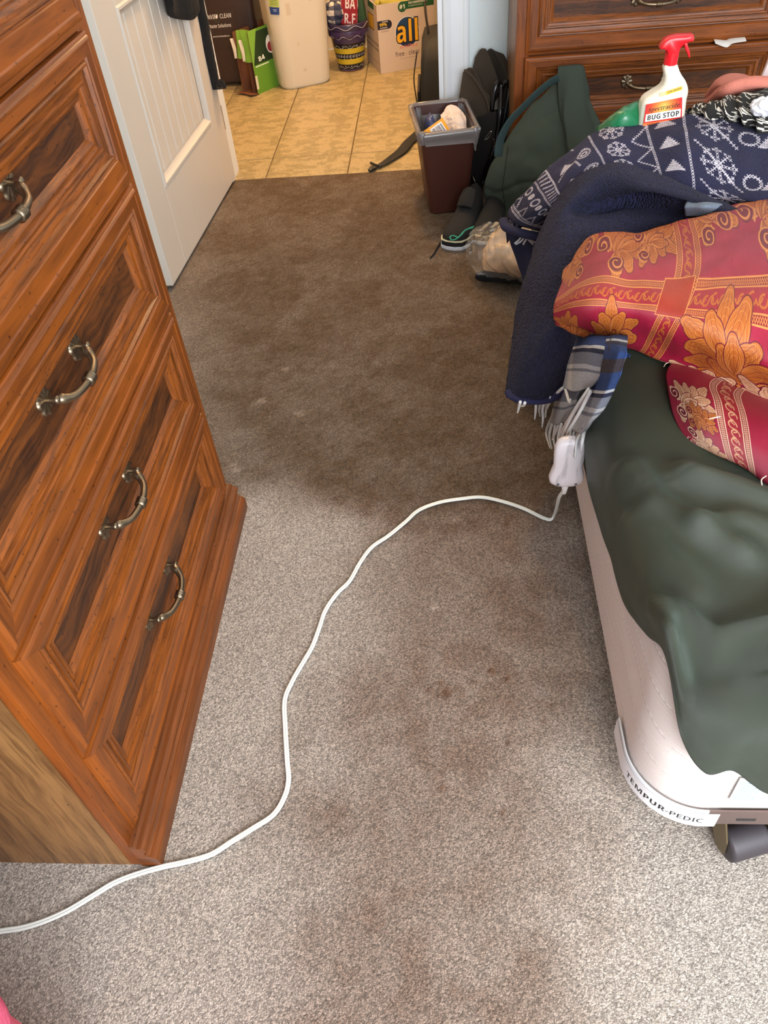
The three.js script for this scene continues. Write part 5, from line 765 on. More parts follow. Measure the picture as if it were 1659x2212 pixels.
// ---------------------------------------------------------------- things at the far end of the bed
function plate(outline, z, th, bev, sharp) {                   // outline in pixels on the plane z, given thickness and a rounded edge
  const pts = outline.map(([x, y]) => { const p = onZ(x, y, z); return new THREE.Vector2(p.x, p.y); });
  const sh = new THREE.Shape(); sh.setFromPoints(sharp ? pts : new THREE.SplineCurve([...pts, pts[0]]).getPoints(pts.length * 5));
  const g = new THREE.ExtrudeGeometry(sh, { depth: th - 2 * bev, bevelEnabled: true, bevelThickness: bev, bevelSize: bev, bevelOffset: -bev, bevelSegments: 5, curveSegments: 8 }); g.translate(0, 0, z - th / 2 + bev);
  return toCreasedNormals(g, 0.7);
}
{
  const z = -2.04, base = 0.4535, foot = onZ(1425, 320, z);
  const t = thing('spray_bottle', 'white spray bottle with a red trigger head and red label standing on the bed', 'spray bottle', V(foot.x, base, z));
  const yPix = (px, y) => { let a = 100, b = 700; for (let k = 0; k < 40; k++) { const m = (a + b) / 2; onZ(px, m, z).y > y ? (a = m) : (b = m); } return (a + b) / 2; };
  // body: stacked rounded sections, [pixel row, left, right, half depth]
  const pb = yPix(1412, base), sl = (x0, y0, y) => x0 - (y - y0) * 0.166;
  const lv = [[pb, 6, -6, 0.02], [pb - 5, 1, -1, 0.027], [pb - 60, 0, 0, 0.03]].map(([y, a, b, d]) => [y, sl(1380, 245, y) + a, sl(1478, 240, y) + b, d]).concat([[262, 1377, 1475, 0.03], [238, 1380, 1477, 0.03], [222, 1383, 1479, 0.03], [213, 1387, 1480, 0.0295], [207, 1393, 1481, 0.029], [200, 1404, 1483, 0.028], [194, 1414, 1484, 0.027], [187, 1424, 1484, 0.026], [179, 1430, 1482, 0.025], [170, 1433, 1478, 0.023], [160, 1434, 1471, 0.019], [150, 1432, 1466, 0.0165], [143, 1432, 1464, 0.0155], [137, 1436, 1462, 0.013]]);
  part(t, 'bottle', loft(lv.map(([y, l, r, d]) => { const a = onZ(l, y, z), b = onZ(r, y, z), cx = (a.x + b.x) / 2, hw = (b.x - a.x) / 2, yy = (a.y + b.y) / 2; return rrect(hw, d, Math.min(hw, d) * 0.62, 5).map(([x, q]) => V(cx + x, lerp(a.y, b.y, (x + hw) / (2 * hw)), z + q)).reverse(); })), std({ color: rgb(232, 224, 206), roughness: 0.38 }));
  const red = std({ color: rgb(214, 22, 34), roughness: 0.3 });
  part(t, 'collar', new THREE.CylinderGeometry(0.0155, 0.0155, 0.026, 28).translate(...onZ(1450, 125, z).toArray()), red);
  const head = [[1424, 103], [1426, 97], [1434, 86], [1444, 79], [1458, 75], [1480, 74], [1496, 73], [1497, 79], [1496, 86], [1486, 88], [1476, 92], [1468, 100], [1464, 112], [1464, 120], [1439, 120], [1440, 112], [1438, 106], [1432, 104]];
  part(t, 'trigger_head', plate(head, z, 0.03, 0.004, true), red);
  part(t, 'trigger', plate([[1477, 90], [1483, 88], [1485, 98], [1489, 110], [1490, 122], [1487, 123], [1483, 112], [1478, 102]], z, 0.013, 0.0012, true), red);
  const lab = paint(512, 512, (c, w, h) => {
    c.fillStyle = 'rgb(206,26,26)'; c.fillRect(0, 0, w, h); const g = c.createRadialGradient(w / 2, 90, 10, w / 2, 100, 260); g.addColorStop(0, 'rgb(255,196,90)'); g.addColorStop(0.5, 'rgb(236,110,40)'); g.addColorStop(1, 'rgb(206,26,26)'); c.fillStyle = g; c.fillRect(0, 0, w, 190);
    c.textAlign = 'center'; c.fillStyle = 'rgb(24,20,24)'; c.font = 'italic bold 74px serif'; c.fillText('Spectracide', w / 2, 112);
    c.fillStyle = 'rgb(246,240,226)'; c.fillRect(18, 140, w - 36, 106); c.fillStyle = 'rgb(18,18,30)'; c.font = 'bold 92px sans-serif'; c.fillText('BUG STOP', w / 2, 226, w - 60);
    c.fillStyle = 'rgb(230,120,60)'; c.fillRect(0, 262, w, 250); c.fillStyle = 'rgb(110,20,24)'; c.font = 'bold 56px sans-serif'; c.fillText('HOME BARRIER', w / 2, 318, w - 50);
  });
  const quad = (cs, m, zf, name) => { const [a, b, c, d] = cs.map(([x, y]) => onZ(x, y, zf)); part(t, name, gridGeo(4, 4, (u, v) => a.clone().lerp(b, u).lerp(d.clone().lerp(c, u), v), (u, v) => [u, 1 - v]), std({ map: m, roughness: 0.4, side: THREE.DoubleSide })); };
  quad([[1396, 226], [1474, 210], [1472, 296], [1384, 304]], lab, z + 0.0312, 'front_label');
  quad([[1425, 202], [1474, 186], [1474, 194], [1426, 210]], paint(256, 64, (c, w, h) => { c.fillStyle = 'rgb(244,190,60)'; c.fillRect(0, 0, w, h); c.fillStyle = 'rgb(238,206,150)'; c.fillRect(0, 0, 70, h); c.fillStyle = 'rgb(20,20,24)'; c.font = 'italic bold 36px sans-serif'; c.fillText('33% MORE!', 82, 42, 165); c.fillStyle = 'rgb(180,120,70)'; c.font = '20px sans-serif'; c.fillText('VALUE', 8, 40); }), z + 0.0312, 'offer_label');
}
{
  const m = mesh('plastic_bag', cloth([Yr([[1290, 272, 0.55], [1318, 254, 0.575], [1347, 232, 0.6], [1380, 217, 0.605], [1402, 214, 0.595]]).map((p) => p.add(V(0, -0.06, -0.02))), Yr([[1290, 272, 0.55], [1318, 254, 0.575], [1347, 232, 0.6], [1380, 217, 0.605], [1402, 214, 0.595]]), Yr([[1288, 286, 0.545], [1318, 272, 0.575], [1350, 256, 0.595], [1386, 244, 0.595], [1404, 242, 0.585]]), [0.36, 0.42, 0.49, 0.55, 0.58].map((x) => V(x, 0.462, -2.03))], 40, 30, { thick: (u, v) => 0.003 + 0.03 * Math.sin(Math.PI * u) * Math.sin(Math.PI * v), bump: (u, v, p) => 0.005 * n3(p, 26, 4) + 0.003 * n3(p, 60, 5) }), phys({ color: rgb(16, 112, 70), roughness: 0.38, clearcoat: 0.3, side: THREE.DoubleSide })); tag(m, 'bright green plastic bag beside the spray bottle', 'bag');
  const pk = mesh('towel', cloth([Yr([[1535, 215, 0.54], [1560, 180, 0.6], [1600, 172, 0.6], [1650, 178, 0.59], [1760, 185, 0.57]]), Yr([[1522, 208, 0.56], [1550, 178, 0.63], [1600, 166, 0.645], [1650, 172, 0.64], [1760, 180, 0.62]]), Yr([[1520, 216, 0.56], [1560, 192, 0.635], [1610, 182, 0.65], [1660, 186, 0.645], [1760, 196, 0.63]]), Yr([[1524, 236, 0.52], [1560, 222, 0.6], [1615, 212, 0.61], [1665, 214, 0.61], [1760, 226, 0.6]])], 50, 36, { thick: 0.02, bump: (u, v, p) => 0.008 * n3(p, 18, 44) + 0.01 * Math.sin(v * 9 + u * 4) }), std({ color: rgb(202, 122, 106), roughness: 1, bumpMap: sherBump, bumpScale: 0.0012 })); tag(pk, 'salmon pink towel heaped at the far end of the bed', 'towel');
  const zeb = paint(1024, 512, (c, w, h) => { c.fillStyle = 'rgb(30,28,26)'; c.fillRect(0, 0, w, h); for (let k = 0; k < 420; k++) { const x = rnd() * w, y = rnd() * h, a = 0.6 + 0.9 * Math.sin(x * 0.006) + rnd() * 0.4, L = 24 + rnd() * 46; c.strokeStyle = `rgb(${206 + k % 40},${198 + k % 40},${184 + k % 40})`; c.lineWidth = 4 + rnd() * 7; c.beginPath(); c.moveTo(x, y); c.quadraticCurveTo(x + Math.cos(a) * L * 0.5 + 5, y + Math.sin(a) * L * 0.5, x + Math.cos(a) * L, y + Math.sin(a) * L); c.stroke(); } });
  const zm = std({ map: zeb, roughness: 0.95, side: THREE.DoubleSide });
  const zg = mesh('scarf', cloth([Yr([[1482, 240, 0.565], [1520, 222, 0.6], [1570, 208, 0.62], [1620, 196, 0.635], [1700, 190, 0.63], [1790, 196, 0.62]]), Yr([[1476, 246, 0.575], [1515, 228, 0.612], [1568, 214, 0.632], [1618, 206, 0.65], [1700, 202, 0.648], [1790, 210, 0.635]]), Yr([[1480, 254, 0.575], [1525, 244, 0.61], [1578, 236, 0.63], [1628, 232, 0.64], [1704, 234, 0.638], [1790, 240, 0.625]]), Yr([[1490, 256, 0.565], [1545, 256, 0.594], [1595, 256, 0.612], [1640, 264, 0.615], [1708, 276, 0.61], [1790, 286, 0.6]]), Yr([[1500, 258, 0.555], [1556, 266, 0.575], [1608, 274, 0.585], [1650, 296, 0.585], [1712, 310, 0.58], [1790, 320, 0.57]])], 90, 50, { thick: 0.014, bump: (u, v, p) => 0.009 * n3(p, 26, 61) + 0.007 * Math.sin(u * 46 + v * 7) * (0.3 + v) }), zm); tag(zg, 'black and white striped scarf bunched over the navy blanket', 'scarf');
  const cd = mesh('card', (() => { const a = onZ(1652, 182, -2.2), g = rbox(0.09, 0.14, 0.012, 0.002); g.rotateZ(-0.2); g.translate(a.x + 0.04, a.y + 0.055, -2.2); return g; })(), std({ color: rgb(214, 204, 204), roughness: 0.7 })); tag(cd, 'pale cardboard packet propped in the pink towel', 'packet');
  const wt = mesh('tissue', blob(onY(1648, 230, 0.645), 0.026, 0.02, 0.03, 0.25, 3, 2, 18), std({ color: rgb(226, 226, 230), roughness: 0.9 })); tag(wt, 'white crumpled tissue lying on the striped scarf', 'tissue');
}

// ---------------------------------------------------------------- black robe on the door, things in the utility room
{
  const dn = V(-DOOR_DIR.z, 0, DOOR_DIR.x); if (dn.x < 0) dn.negate();
  const D = (s, y, o = 0) => DOOR_A.clone().addScaledVector(DOOR_DIR, s).addScaledVector(dn, 0.0185 + o).setY(y);
  const fuzz = std({ color: rgb(15, 14, 16), roughness: 1, side: THREE.DoubleSide });
  const t = thing('robe', 'black fleece robe hanging over the top of the white door', 'robe', D(0.2, 0.6, 0.02));
  // front fall with a pointed hem
  const hem = [[0.43, 0.80], [0.385, 0.735], [0.325, 0.69], [0.26, 0.658], [0.19, 0.636], [0.12, 0.65], [0.05, 0.668]];
  const R = [0, 0.25, 0.5, 0.75, 1].map((k) => hem.map(([s, y], i) => D(lerp(lerp(0.36, 0.1, i / 6), s, 1 - k * 0.6), lerp(y, 2.03, k), 0.02 + 0.018 * Math.sin(i * 1.7) + 0.012 * k)));
  part(t, 'front_fall', cloth(R, 60, 60, { thick: 0.02, bump: (u, v, p) => 0.006 * n3(p, 18, 5) + 0.003 * (hash2(Math.round(u * 60), Math.round(v * 60), 7) - 0.5) }), fuzz);
  // sleeve hanging past the hinge edge down to knee height
  const sl = [[0.37, 0.058, -0.016], [0.38, 0.06, -0.02], [0.5, 0.062, -0.028], [0.62, 0.05, -0.032], [1.0, 0.06, -0.02], [1.5, 0.08, 0.0], [2.02, 0.12, 0.04]].map(([y, s0, s1], j) => [D(s0, y + 0.004, 0.004), D(lerp(s0, s1, 0.4), y - (j ? 0 : 0.006), 0.022), D(s1, y, 0.006)]);
  part(t, 'sleeve', cloth(sl, 24, 80, { thick: 0.02, bump: (u, v, p) => 0.004 * n3(p, 24, 15) + 0.003 * (hash2(Math.round(u * 24), Math.round(v * 80), 9) - 0.5) }), fuzz);
}
// dark wheeled waste cart
{
  const z = -4.55, cx = -1.125, t = thing('waste_cart', 'tall dark brown waste cart with white lettering in the utility room', 'waste cart', V(cx, 0, z - 0.2));
  const ring = (hw, hd, y) => rrect(hw, hd, 0.03, 5).map(([x, q]) => V(x, y, q));
  mesh('cart_body', loft([ring(0.165, 0.185, 0.012), ring(0.172, 0.192, 0.02), ring(0.215, 0.235, 0.9), ring(0.225, 0.245, 0.905), ring(0.225, 0.245, 0.93)], { smooth: false }), std({ color: rgb(44, 26, 20), roughness: 0.5 }), t);
  mesh('cart_lid', rbox(0.47, 0.05, 0.52, 0.02, 0, 0.955, 0), std({ color: rgb(38, 24, 20), roughness: 0.5 }), t);
  for (const s of [-1, 1]) mesh('wheel', new THREE.CylinderGeometry(0.1, 0.1, 0.035, 28).rotateZ(Math.PI / 2).translate(s * 0.2, 0.1, -0.2), std({ color: rgb(24, 22, 22), roughness: 0.7 }), t);
  const txt = paint(1024, 768, (c, w, h) => {
    c.fillStyle = 'rgb(44,26,20)'; c.fillRect(0, 0, w, h); c.textAlign = 'center'; c.textBaseline = 'middle'; c.strokeStyle = 'rgb(52,84,48)'; c.lineWidth = 12; c.beginPath(); c.arc(w * 0.455, 170, 84, 0.6, 5.2); c.stroke();
    c.fillStyle = 'rgb(240,234,226)'; c.font = '118px sans-serif'; c.fillText('ENVIR   CLEAN', w / 2, 140, w - 60); c.beginPath(); c.ellipse(w * 0.455, 140, 22, 44, 0.3, 0, 7); c.fill();
    c.font = '96px sans-serif'; c.fillText('Waste Solutions', w / 2, 330, w - 110); c.font = '46px sans-serif'; c.fillText('www.EnviroCleanMS.com', w / 2, 540, w - 180);
  });
  const tilt = 0.043 / 0.88, cor = [[432, 24], [507, 16], [517, 100], [446, 104]].map(([x, y]) => { let p = onZ(x, y, z); for (let k = 0; k < 4; k++) p = onZ(x, y, z - 0.007 + p.y * tilt + 0.0016); return p; });
  part(t, 'lettering', gridGeo(6, 6, (u, v) => cor[0].clone().lerp(cor[1], u).lerp(cor[3].clone().lerp(cor[2], u), v), (u, v) => [u, 1 - v]), std({ map: txt, roughness: 0.5, side: THREE.DoubleSide }));
}
// white kitchen bin
{
  const a = onY(640, 197, 0), t = thing('kitchen_bin', 'tall scuffed off-white plastic bin in the utility room', 'bin', V(-0.735, 0, -4.56), 0.42);
  const ring = (hw, hd, r, y) => rrect(hw, hd, r, 8).map(([x, z]) => V(x, y, z));
  const map = paint(1024, 512, (c, w, h) => { c.fillStyle = 'rgb(206,196,178)'; c.fillRect(0, 0, w, h); for (let k = 0; k < 130; k++) { c.fillStyle = `rgba(${120 + rnd() * 50 | 0},${86 + rnd() * 40 | 0},46,${0.08 + rnd() * 0.22})`; const x = rnd() * w, y = rnd() * h; c.fillRect(x, y, 1 + rnd() * 4, 4 + rnd() * 26); } });
  mesh('bin_body', loft([ring(0.128, 0.098, 0.06, 0.0), ring(0.136, 0.106, 0.065, 0.012), ring(0.15, 0.12, 0.07, 0.25), ring(0.165, 0.135, 0.075, 0.6), ring(0.172, 0.142, 0.078, 0.61), ring(0.172, 0.142, 0.078, 0.63), ring(0.16, 0.13, 0.07, 0.63), ring(0.13, 0.1, 0.06, 0.02)]), std({ map, roughness: 0.42 }), t);
  t.updateMatrixWorld(true);
  const zf = -4.425, q = [[576, -14], [599, -12], [601, 30], [583, 30]].map(([x, y]) => onZ(x, y, zf));
  const lab = paint(128, 192, (c, w, h) => { c.fillStyle = 'rgb(30,60,120)'; c.fillRect(0, 0, w, h); c.fillStyle = 'rgb(176,186,92)'; c.fillRect(0, 30, w, 88); c.fillStyle = 'rgb(90,120,60)'; for (let y = 46; y < 110; y += 16) c.fillRect(16, y, 90, 6); c.fillStyle = 'rgb(200,210,230)'; c.fillRect(40, 140, 50, 6); c.fillRect(46, 156, 40, 4); });
  const inv = t.matrixWorld.clone().invert(); const ql = q.map((p) => p.applyMatrix4(inv));
  const lg = gridGeo(5, 5, (u, v) => { const p = ql[0].clone().lerp(ql[1], u).lerp(ql[3].clone().lerp(ql[2], u), v); const k = (p.y - 0.25) / 0.35, hw = 0.15 + 0.015 * k, hd = 0.12 + 0.015 * k, r = 0.07; let x = p.x, z = p.z; const best = rrect(hw + 0.002, hd + 0.002, r, 40).filter(([, b]) => b > -0.02).reduce((m, o) => (Math.abs(o[0] - x) + 0.0001 * (hd - o[1]) < m[1] ? [o, Math.abs(o[0] - x) + 0.0001 * (hd - o[1])] : m), [null, 9])[0]; return V(best[0], p.y, best[1]); }, (u, v) => [u, 1 - v]);
  mesh('sticker', lg, std({ map: lab, roughness: 0.5, side: THREE.DoubleSide }), t).userData.label = 'blue and green product sticker';
}
// opened green carton
{
  const p = onY(540, 207, 0), t = thing('open_carton', 'green carton standing open with brown inside, in front of the white bin', 'carton', V(-1.0, 0, -4.42), -0.62);
  const brown = std({ color: rgb(112, 66, 38), roughness: 0.8 });
  const art = paint(512, 1024, (c, w, h) => { c.fillStyle = 'rgb(92,140,40)'; c.fillRect(0, 0, w, h); c.fillStyle = 'rgb(30,52,26)'; c.fillRect(0, 40, w, h * 0.5); c.fillStyle = 'rgb(120,168,60)'; c.beginPath(); c.moveTo(0, 0); c.lineTo(w * 0.3, 0); c.quadraticCurveTo(w * 0.14, h * 0.3, 0, h * 0.62); c.fill(); c.fillStyle = 'rgb(228,226,216)'; c.beginPath(); c.ellipse(w * 0.72, h * 0.3, 84, 150, 0, 0, 7); c.fill(); c.fillStyle = 'rgb(150,40,50)'; c.beginPath(); c.ellipse(w * 0.72, h * 0.34, 62, 84, 0, 0, 7); c.fill(); c.fillStyle = 'rgb(238,238,230)'; c.font = 'bold 110px sans-serif'; c.save(); c.translate(w * 0.34, h * 0.5); c.rotate(-0.15); c.fillText('84', -60, 0); c.restore(); c.fillRect(40, h * 0.56, 250, 16); c.fillStyle = 'rgb(206,200,180)'; c.fillRect(0, h * 0.7, 40, h * 0.22); });
  const green = std({ map: art, roughness: 0.5, side: THREE.DoubleSide });
  const W = 0.11, Dp = 0.2, Hh = 0.29, th = 0.003;
  mesh('side_wall', box(th, Hh, Dp, W / 2, Hh / 2, -Dp / 2), brown, t); mesh('side_wall', box(th, Hh * 0.96, Dp, -W / 2, Hh * 0.48, -Dp / 2), brown, t);
  mesh('back_wall', box(W, Hh, th, 0, Hh / 2, -Dp), brown, t); mesh('bottom', box(W, th, Dp, 0, th / 2, -Dp / 2), brown, t); mesh('divider', box(0.003, Hh * 0.62, Dp * 0.8, 0.018, Hh * 0.31, -Dp * 0.42), brown, t);
  const pan = (w, h) => { const g = new THREE.PlaneGeometry(w, h); return g; };
  mesh('printed_side', pan(Dp, Hh).rotateY(Math.PI / 2).translate(W / 2 + 0.0022, Hh / 2, -Dp / 2), green, t);
  // torn front flaps, green outside and white inside
  const flap = (x0, x1, y0, y1, z, lean) => cloth([0, 1, 2].map((j) => [0, 1, 2].map((i) => V(lerp(x0, x1, i / 2) + 0.004 * Math.sin(j * 2), lerp(y0, y1, j / 2), z + lean * j * 0.5 + 0.006 * Math.sin(i * 2 + j)))), 8, 12, { thick: 0.002 });
  const fg = std({ color: rgb(112, 158, 52), roughness: 0.5, side: THREE.DoubleSide }), fw = std({ color: rgb(206, 196, 180), roughness: 0.7, side: THREE.DoubleSide });
  mesh('flap', flap(-0.052, -0.012, 0.16, 0.28, 0.0, -0.03), fg, t); mesh('flap', flap(-0.006, 0.05, 0.15, 0.29, 0.004, -0.02), fg, t); mesh('flap', flap(-0.066, -0.052, 0.16, 0.25, 0.006, 0.0), fw, t); mesh('flap', flap(0.0, 0.014, 0.155, 0.25, 0.012, 0.0), fw, t);
  mesh('flap', flap(-0.06, 0.06, 0.004, 0.012, 0.0, 0.05).translate(0, 0, 0), brown, t);
}
// nested flower pots with gift bags inside
{
  const c = V(-0.487, 0, -4.73), t = thing('flower_pot', 'painted flower pot with yellow bands and white scrolls, the outermost of a nested stack', 'flower pot', c, 0, 'nested flower pots');
  const prof = (dy, r0, r1, h, rim) => [[0, dy], [r0, dy], [r0 + 0.004, dy + 0.006], [lerp(r0, r1, 0.85), dy + h - 0.036], [r1 + rim * 0.3, dy + h - 0.034], [r1 + rim, dy + h - 0.028], [r1 + rim, dy + h - 0.004], [r1 + rim - 0.004, dy + h], [r1 - 0.004, dy + h], [lerp(r0, r1, 0.8) - 0.006, dy + h - 0.04], [r0 - 0.006, dy + 0.012], [0, dy + 0.01]].map(([a, b]) => new THREE.Vector2(a, b));
  const paintPot = paint(1024, 512, (q, w, h) => {
    q.fillStyle = 'rgb(24,22,34)'; q.fillRect(0, 0, w, h); const Y = (v) => (1 - v) * h;
    q.fillStyle = 'rgb(206,178,44)'; q.fillRect(0, Y(0.58), w, h * 0.13); q.fillRect(0, Y(0.32), w, h * 0.13); q.fillStyle = 'rgb(60,44,84)'; q.fillRect(0, Y(1), w, h * 0.3); q.fillStyle = 'rgb(48,44,86)'; q.fillRect(0, Y(0.06), w, h * 0.06); q.fillStyle = 'rgb(180,120,90)'; q.fillRect(0, Y(0.025), w, h * 0.025);
    q.strokeStyle = 'rgb(214,214,214)'; q.lineWidth = 4; const wave = (v, a, f) => { q.beginPath(); for (let x = 0; x <= w; x += 6) { const y = Y(v) + a * Math.sin(x / w * Math.PI * 2 * f); x ? q.lineTo(x, y) : q.moveTo(x, y); } q.stroke(); }; wave(0.84, 22, 9); wave(0.61, 14, 11); wave(0.11, 10, 12);
    for (let k = 0; k < 30; k++) { q.beginPath(); q.arc((k + 0.5) / 30 * w, Y(0.385), 11, 0.4, 5.4); q.stroke(); q.beginPath(); q.moveTo((k + 0.5) / 30 * w, Y(0.36)); q.lineTo((k + 0.8) / 30 * w, Y(0.43)); q.stroke(); }
    q.fillStyle = 'rgb(235,235,230)'; for (let k = 0; k < 14; k++) for (const v of [0.64, 0.33, 0.14]) { q.beginPath(); q.arc((k + 0.3) / 14 * w, Y(v), 5, 0, 7); q.fill(); }
  });
  const glaze = phys({ map: paintPot, roughness: 0.25, clearcoat: 0.5 });
  const lathe = (p) => { const g = new THREE.LatheGeometry(p, 56); const P = g.attributes.position, u = g.attributes.uv, top = Math.max(...p.map((q) => q.y)), bot = Math.min(...p.map((q) => q.y)); for (let i = 0; i < P.count; i++) u.setY(i, (P.getY(i) - bot) / (top - bot)); return g; };
  mesh('pot', lathe(prof(0, 0.066, 0.1, 0.2, 0.008)), glaze, t);
  const plum = (a, b, d) => phys({ color: rgb(a, b, d), roughness: 0.3, clearcoat: 0.4 });
  const u = thing('flower_pot', 'dark purple flower pot nested inside the painted one', 'flower pot', c.clone().setY(0.034), 0, 'nested flower pots'); mesh('pot', lathe(prof(0, 0.06, 0.101, 0.196, 0.008)), plum(52, 42, 74), u);
  const ring = sweep(Array.from({ length: 61 }, (_, k) => { const a = k / 60 * Math.PI * 2; return V(Math.cos(a) * 0.1095, 0.18 + 0.008 * Math.sin(a * 7), Math.sin(a) * 0.1095); }), 0.0014, { seg: 5, caps: false }); mesh('scroll', ring, std({ color: rgb(190, 188, 196), roughness: 0.5 }), u);
  // gift bags stuffed in the pots
  const pl = paint(256, 256, (q, w, h) => { q.fillStyle = 'rgb(214,200,186)'; q.fillRect(0, 0, w, h); q.fillStyle = 'rgba(28,34,62,.75)'; for (let k = 0; k < 4; k++) { q.fillRect(k * 64, 0, 32, h); q.fillRect(0, k * 64, w, 32); } });
  const gb = tag(mesh('plaid_cloth', blob(V(c.x - 0.055, 0.27, c.z + 0.03), 0.06, 0.06, 0.05, 0.22, 2.5, 4, 20), std({ map: pl, roughness: 0.9 })), 'navy and cream plaid cloth stuffed in the flower pots', 'cloth');
  const rt = paint(256, 256, (q, w, h) => { q.fillStyle = 'rgb(150,24,40)'; q.fillRect(0, 0, w, h); q.fillStyle = 'rgb(236,228,224)'; q.font = 'bold 120px sans-serif'; q.fillText('BA', 60, 110); q.fillText('R.F', 50, 236); });
  const red = tag(mesh('gift_bag', (() => { const g = rbox(0.09, 0.14, 0.03, 0.008); g.attributes.uv.array.forEach((_, i, a) => { a[i] = i % 2 ? a[i] / 0.14 + 0.5 : a[i] / 0.09 + 0.5; }); g.rotateZ(-0.12); g.rotateX(0.1); g.translate(c.x + 0.022, 0.285, c.z + 0.045); return g; })(), std({ map: rt, roughness: 0.5 })), 'red gift bag with white capital letters in the flower pots', 'gift bag');
  tag(mesh('gift_bag', rbox(0.05, 0.13, 0.06, 0.012).rotateZ(0.1).translate(c.x + 0.075, 0.28, c.z + 0.0), std({ color: rgb(34, 66, 34), roughness: 0.6 })), 'dark green gift bag in the flower pots', 'gift bag');
}
// big detergent carton
{
  const A = onY(823, 160, 0), B = onY(938, 140, 0), Cc = onY(786, 127, 0);
  const dirR = B.clone().sub(A), ang = Math.atan2(-dirR.z, dirR.x), W = dirR.length() * 1.02, Dp = 0.26, H = 0.315;
  const t = thing('detergent_box', 'white detergent box with a blue disc and yellow lettering in the utility room', 'box', A, ang);
  const card = std({ color: rgb(208, 190, 176), roughness: 0.7 });
  const front = paint(1024, 1024, (c, w, h) => {
    c.fillStyle = 'rgb(208,190,176)'; c.fillRect(0, 0, w, h);
    c.fillStyle = 'rgb(24,84,44)'; c.fillRect(w * 0.42, h * 0.0, w * 0.58, h * 0.115); c.beginPath(); c.arc(w * 0.445, h * 0.075, w * 0.075, 0, 7); c.fill();
    c.fillStyle = 'rgb(236,232,224)'; c.font = 'bold 92px sans-serif'; c.fillText('#1', w * 0.395, h * 0.105); c.font = 'bold 44px sans-serif'; c.fillText('RECOMMENDED', w * 0.555, h * 0.05, 360); c.font = '26px sans-serif'; c.fillText('BY DERMATOLOGISTS', w * 0.555, h * 0.085, 330);
    c.fillStyle = 'rgb(24,22,44)'; c.beginPath(); c.roundRect(0, h * 0.225, w * 0.25, h * 0.125, [0, 60, 60, 0]); c.fill(); c.fillStyle = 'rgb(240,200,50)'; c.font = 'bold 66px sans-serif'; c.fillText('99%', w * 0.035, h * 0.305); c.fillStyle = 'rgb(230,226,220)'; c.font = 'bold 24px sans-serif'; c.fillText('REMOVES', w * 0.08, h * 0.252); c.fillText('ALLERGENS', w * 0.04, h * 0.337, 160); c.fillStyle = 'rgb(150,136,128)'; c.fillRect(w * 0.05, h * 0.37, 150, 8); c.fillRect(w * 0.05, h * 0.385, 140, 6);
    const g = c.createLinearGradient(0, h * 0.22, 0, h * 0.66); g.addColorStop(0, 'rgb(20,66,110)'); g.addColorStop(1, 'rgb(24,40,80)'); c.fillStyle = 'rgb(240,238,236)'; c.beginPath(); c.ellipse(w * 0.515, h * 0.44, w * 0.215, h * 0.225, 0, 0, 7); c.fill(); c.fillStyle = g; c.beginPath(); c.ellipse(w * 0.515, h * 0.44, w * 0.205, h * 0.215, 0, 0, 7); c.fill();
    c.font = 'bold 440px sans-serif'; c.lineJoin = 'round'; c.strokeStyle = 'rgb(16,20,40)'; c.lineWidth = 36; c.strokeText('all', w * 0.31, h * 0.58, 430); c.fillStyle = 'rgb(240,180,36)'; c.fillText('all', w * 0.31, h * 0.58, 430);
    c.fillStyle = 'rgb(212,120,100)'; c.font = 'italic bold 70px sans-serif'; c.fillText('stainlifters', w * 0.36, h * 0.67, 330); c.fillStyle = 'rgb(30,28,44)'; c.font = '96px sans-serif'; c.fillText('free', w * 0.28, h * 0.78); c.fillText('clear', w * 0.52, h * 0.78); c.fillStyle = 'rgb(150,140,160)'; c.fillRect(w * 0.36, h * 0.815, 300, 6); c.fillRect(w * 0.475, h * 0.755, 26, 6);
  });
  const sideT = paint(512, 1024, (c, w, h) => { c.fillStyle = 'rgb(198,180,166)'; c.fillRect(0, 0, w, h); c.fillStyle = 'rgb(24,84,44)'; c.fillRect(w * 0.35, 10, w * 0.45, 90); c.fillStyle = 'rgb(226,170,40)'; c.fillRect(w * 0.3, 190, w * 0.4, 220); c.fillStyle = 'rgb(40,36,50)'; c.lineWidth = 12; c.strokeRect(w * 0.3, 190, w * 0.4, 220); c.font = 'bold 60px sans-serif'; c.fillText('GENTLE ON SKIN', 20, 620, w - 40); c.fillText('TOUGH ON STAINS', 20, 700, w - 40); c.fillRect(20, 880, w - 40, 6); });
  const pan = (w, h, m, name) => mesh(name, new THREE.PlaneGeometry(w, h), std({ map: m, roughness: 0.7 }), t);
  mesh('front_wall', box(W, H, 0.004, W / 2, H / 2, -0.002), card, t); mesh('back_wall', box(W, H, 0.004, W / 2, H / 2, -Dp + 0.002), card, t); mesh('side_wall', box(0.004, H, Dp, 0.002, H / 2, -Dp / 2), card, t); mesh('side_wall', box(0.004, H, Dp, W - 0.002, H / 2, -Dp / 2), card, t); mesh('bottom', box(W, 0.004, Dp, W / 2, 0.002, -Dp / 2), card, t);
  pan(W, H, front, 'front_print').position.set(W / 2, H / 2, 0.0006); const s = pan(Dp, H, sideT, 'side_print'); s.rotation.y = -Math.PI / 2; s.position.set(-0.0006, H / 2, -Dp / 2);
  mesh('flap', box(W, 0.1, 0.003).rotateX(-0.5).translate(W / 2, H + 0.04, -Dp - 0.02), card, t);
  t.updateMatrixWorld(true); const mid = V(W / 2, H - 0.02, -Dp / 2 + 0.02).applyMatrix4(t.matrixWorld);
  tag(mesh('cloth_bundle', blob(mid, W * 0.4, 0.05, Dp * 0.36, 0.2, 2.6, 6, 22), std({ color: rgb(172, 160, 70), roughness: 0.8 })), 'yellow green bundle sticking out of the detergent box', 'cloth');
}
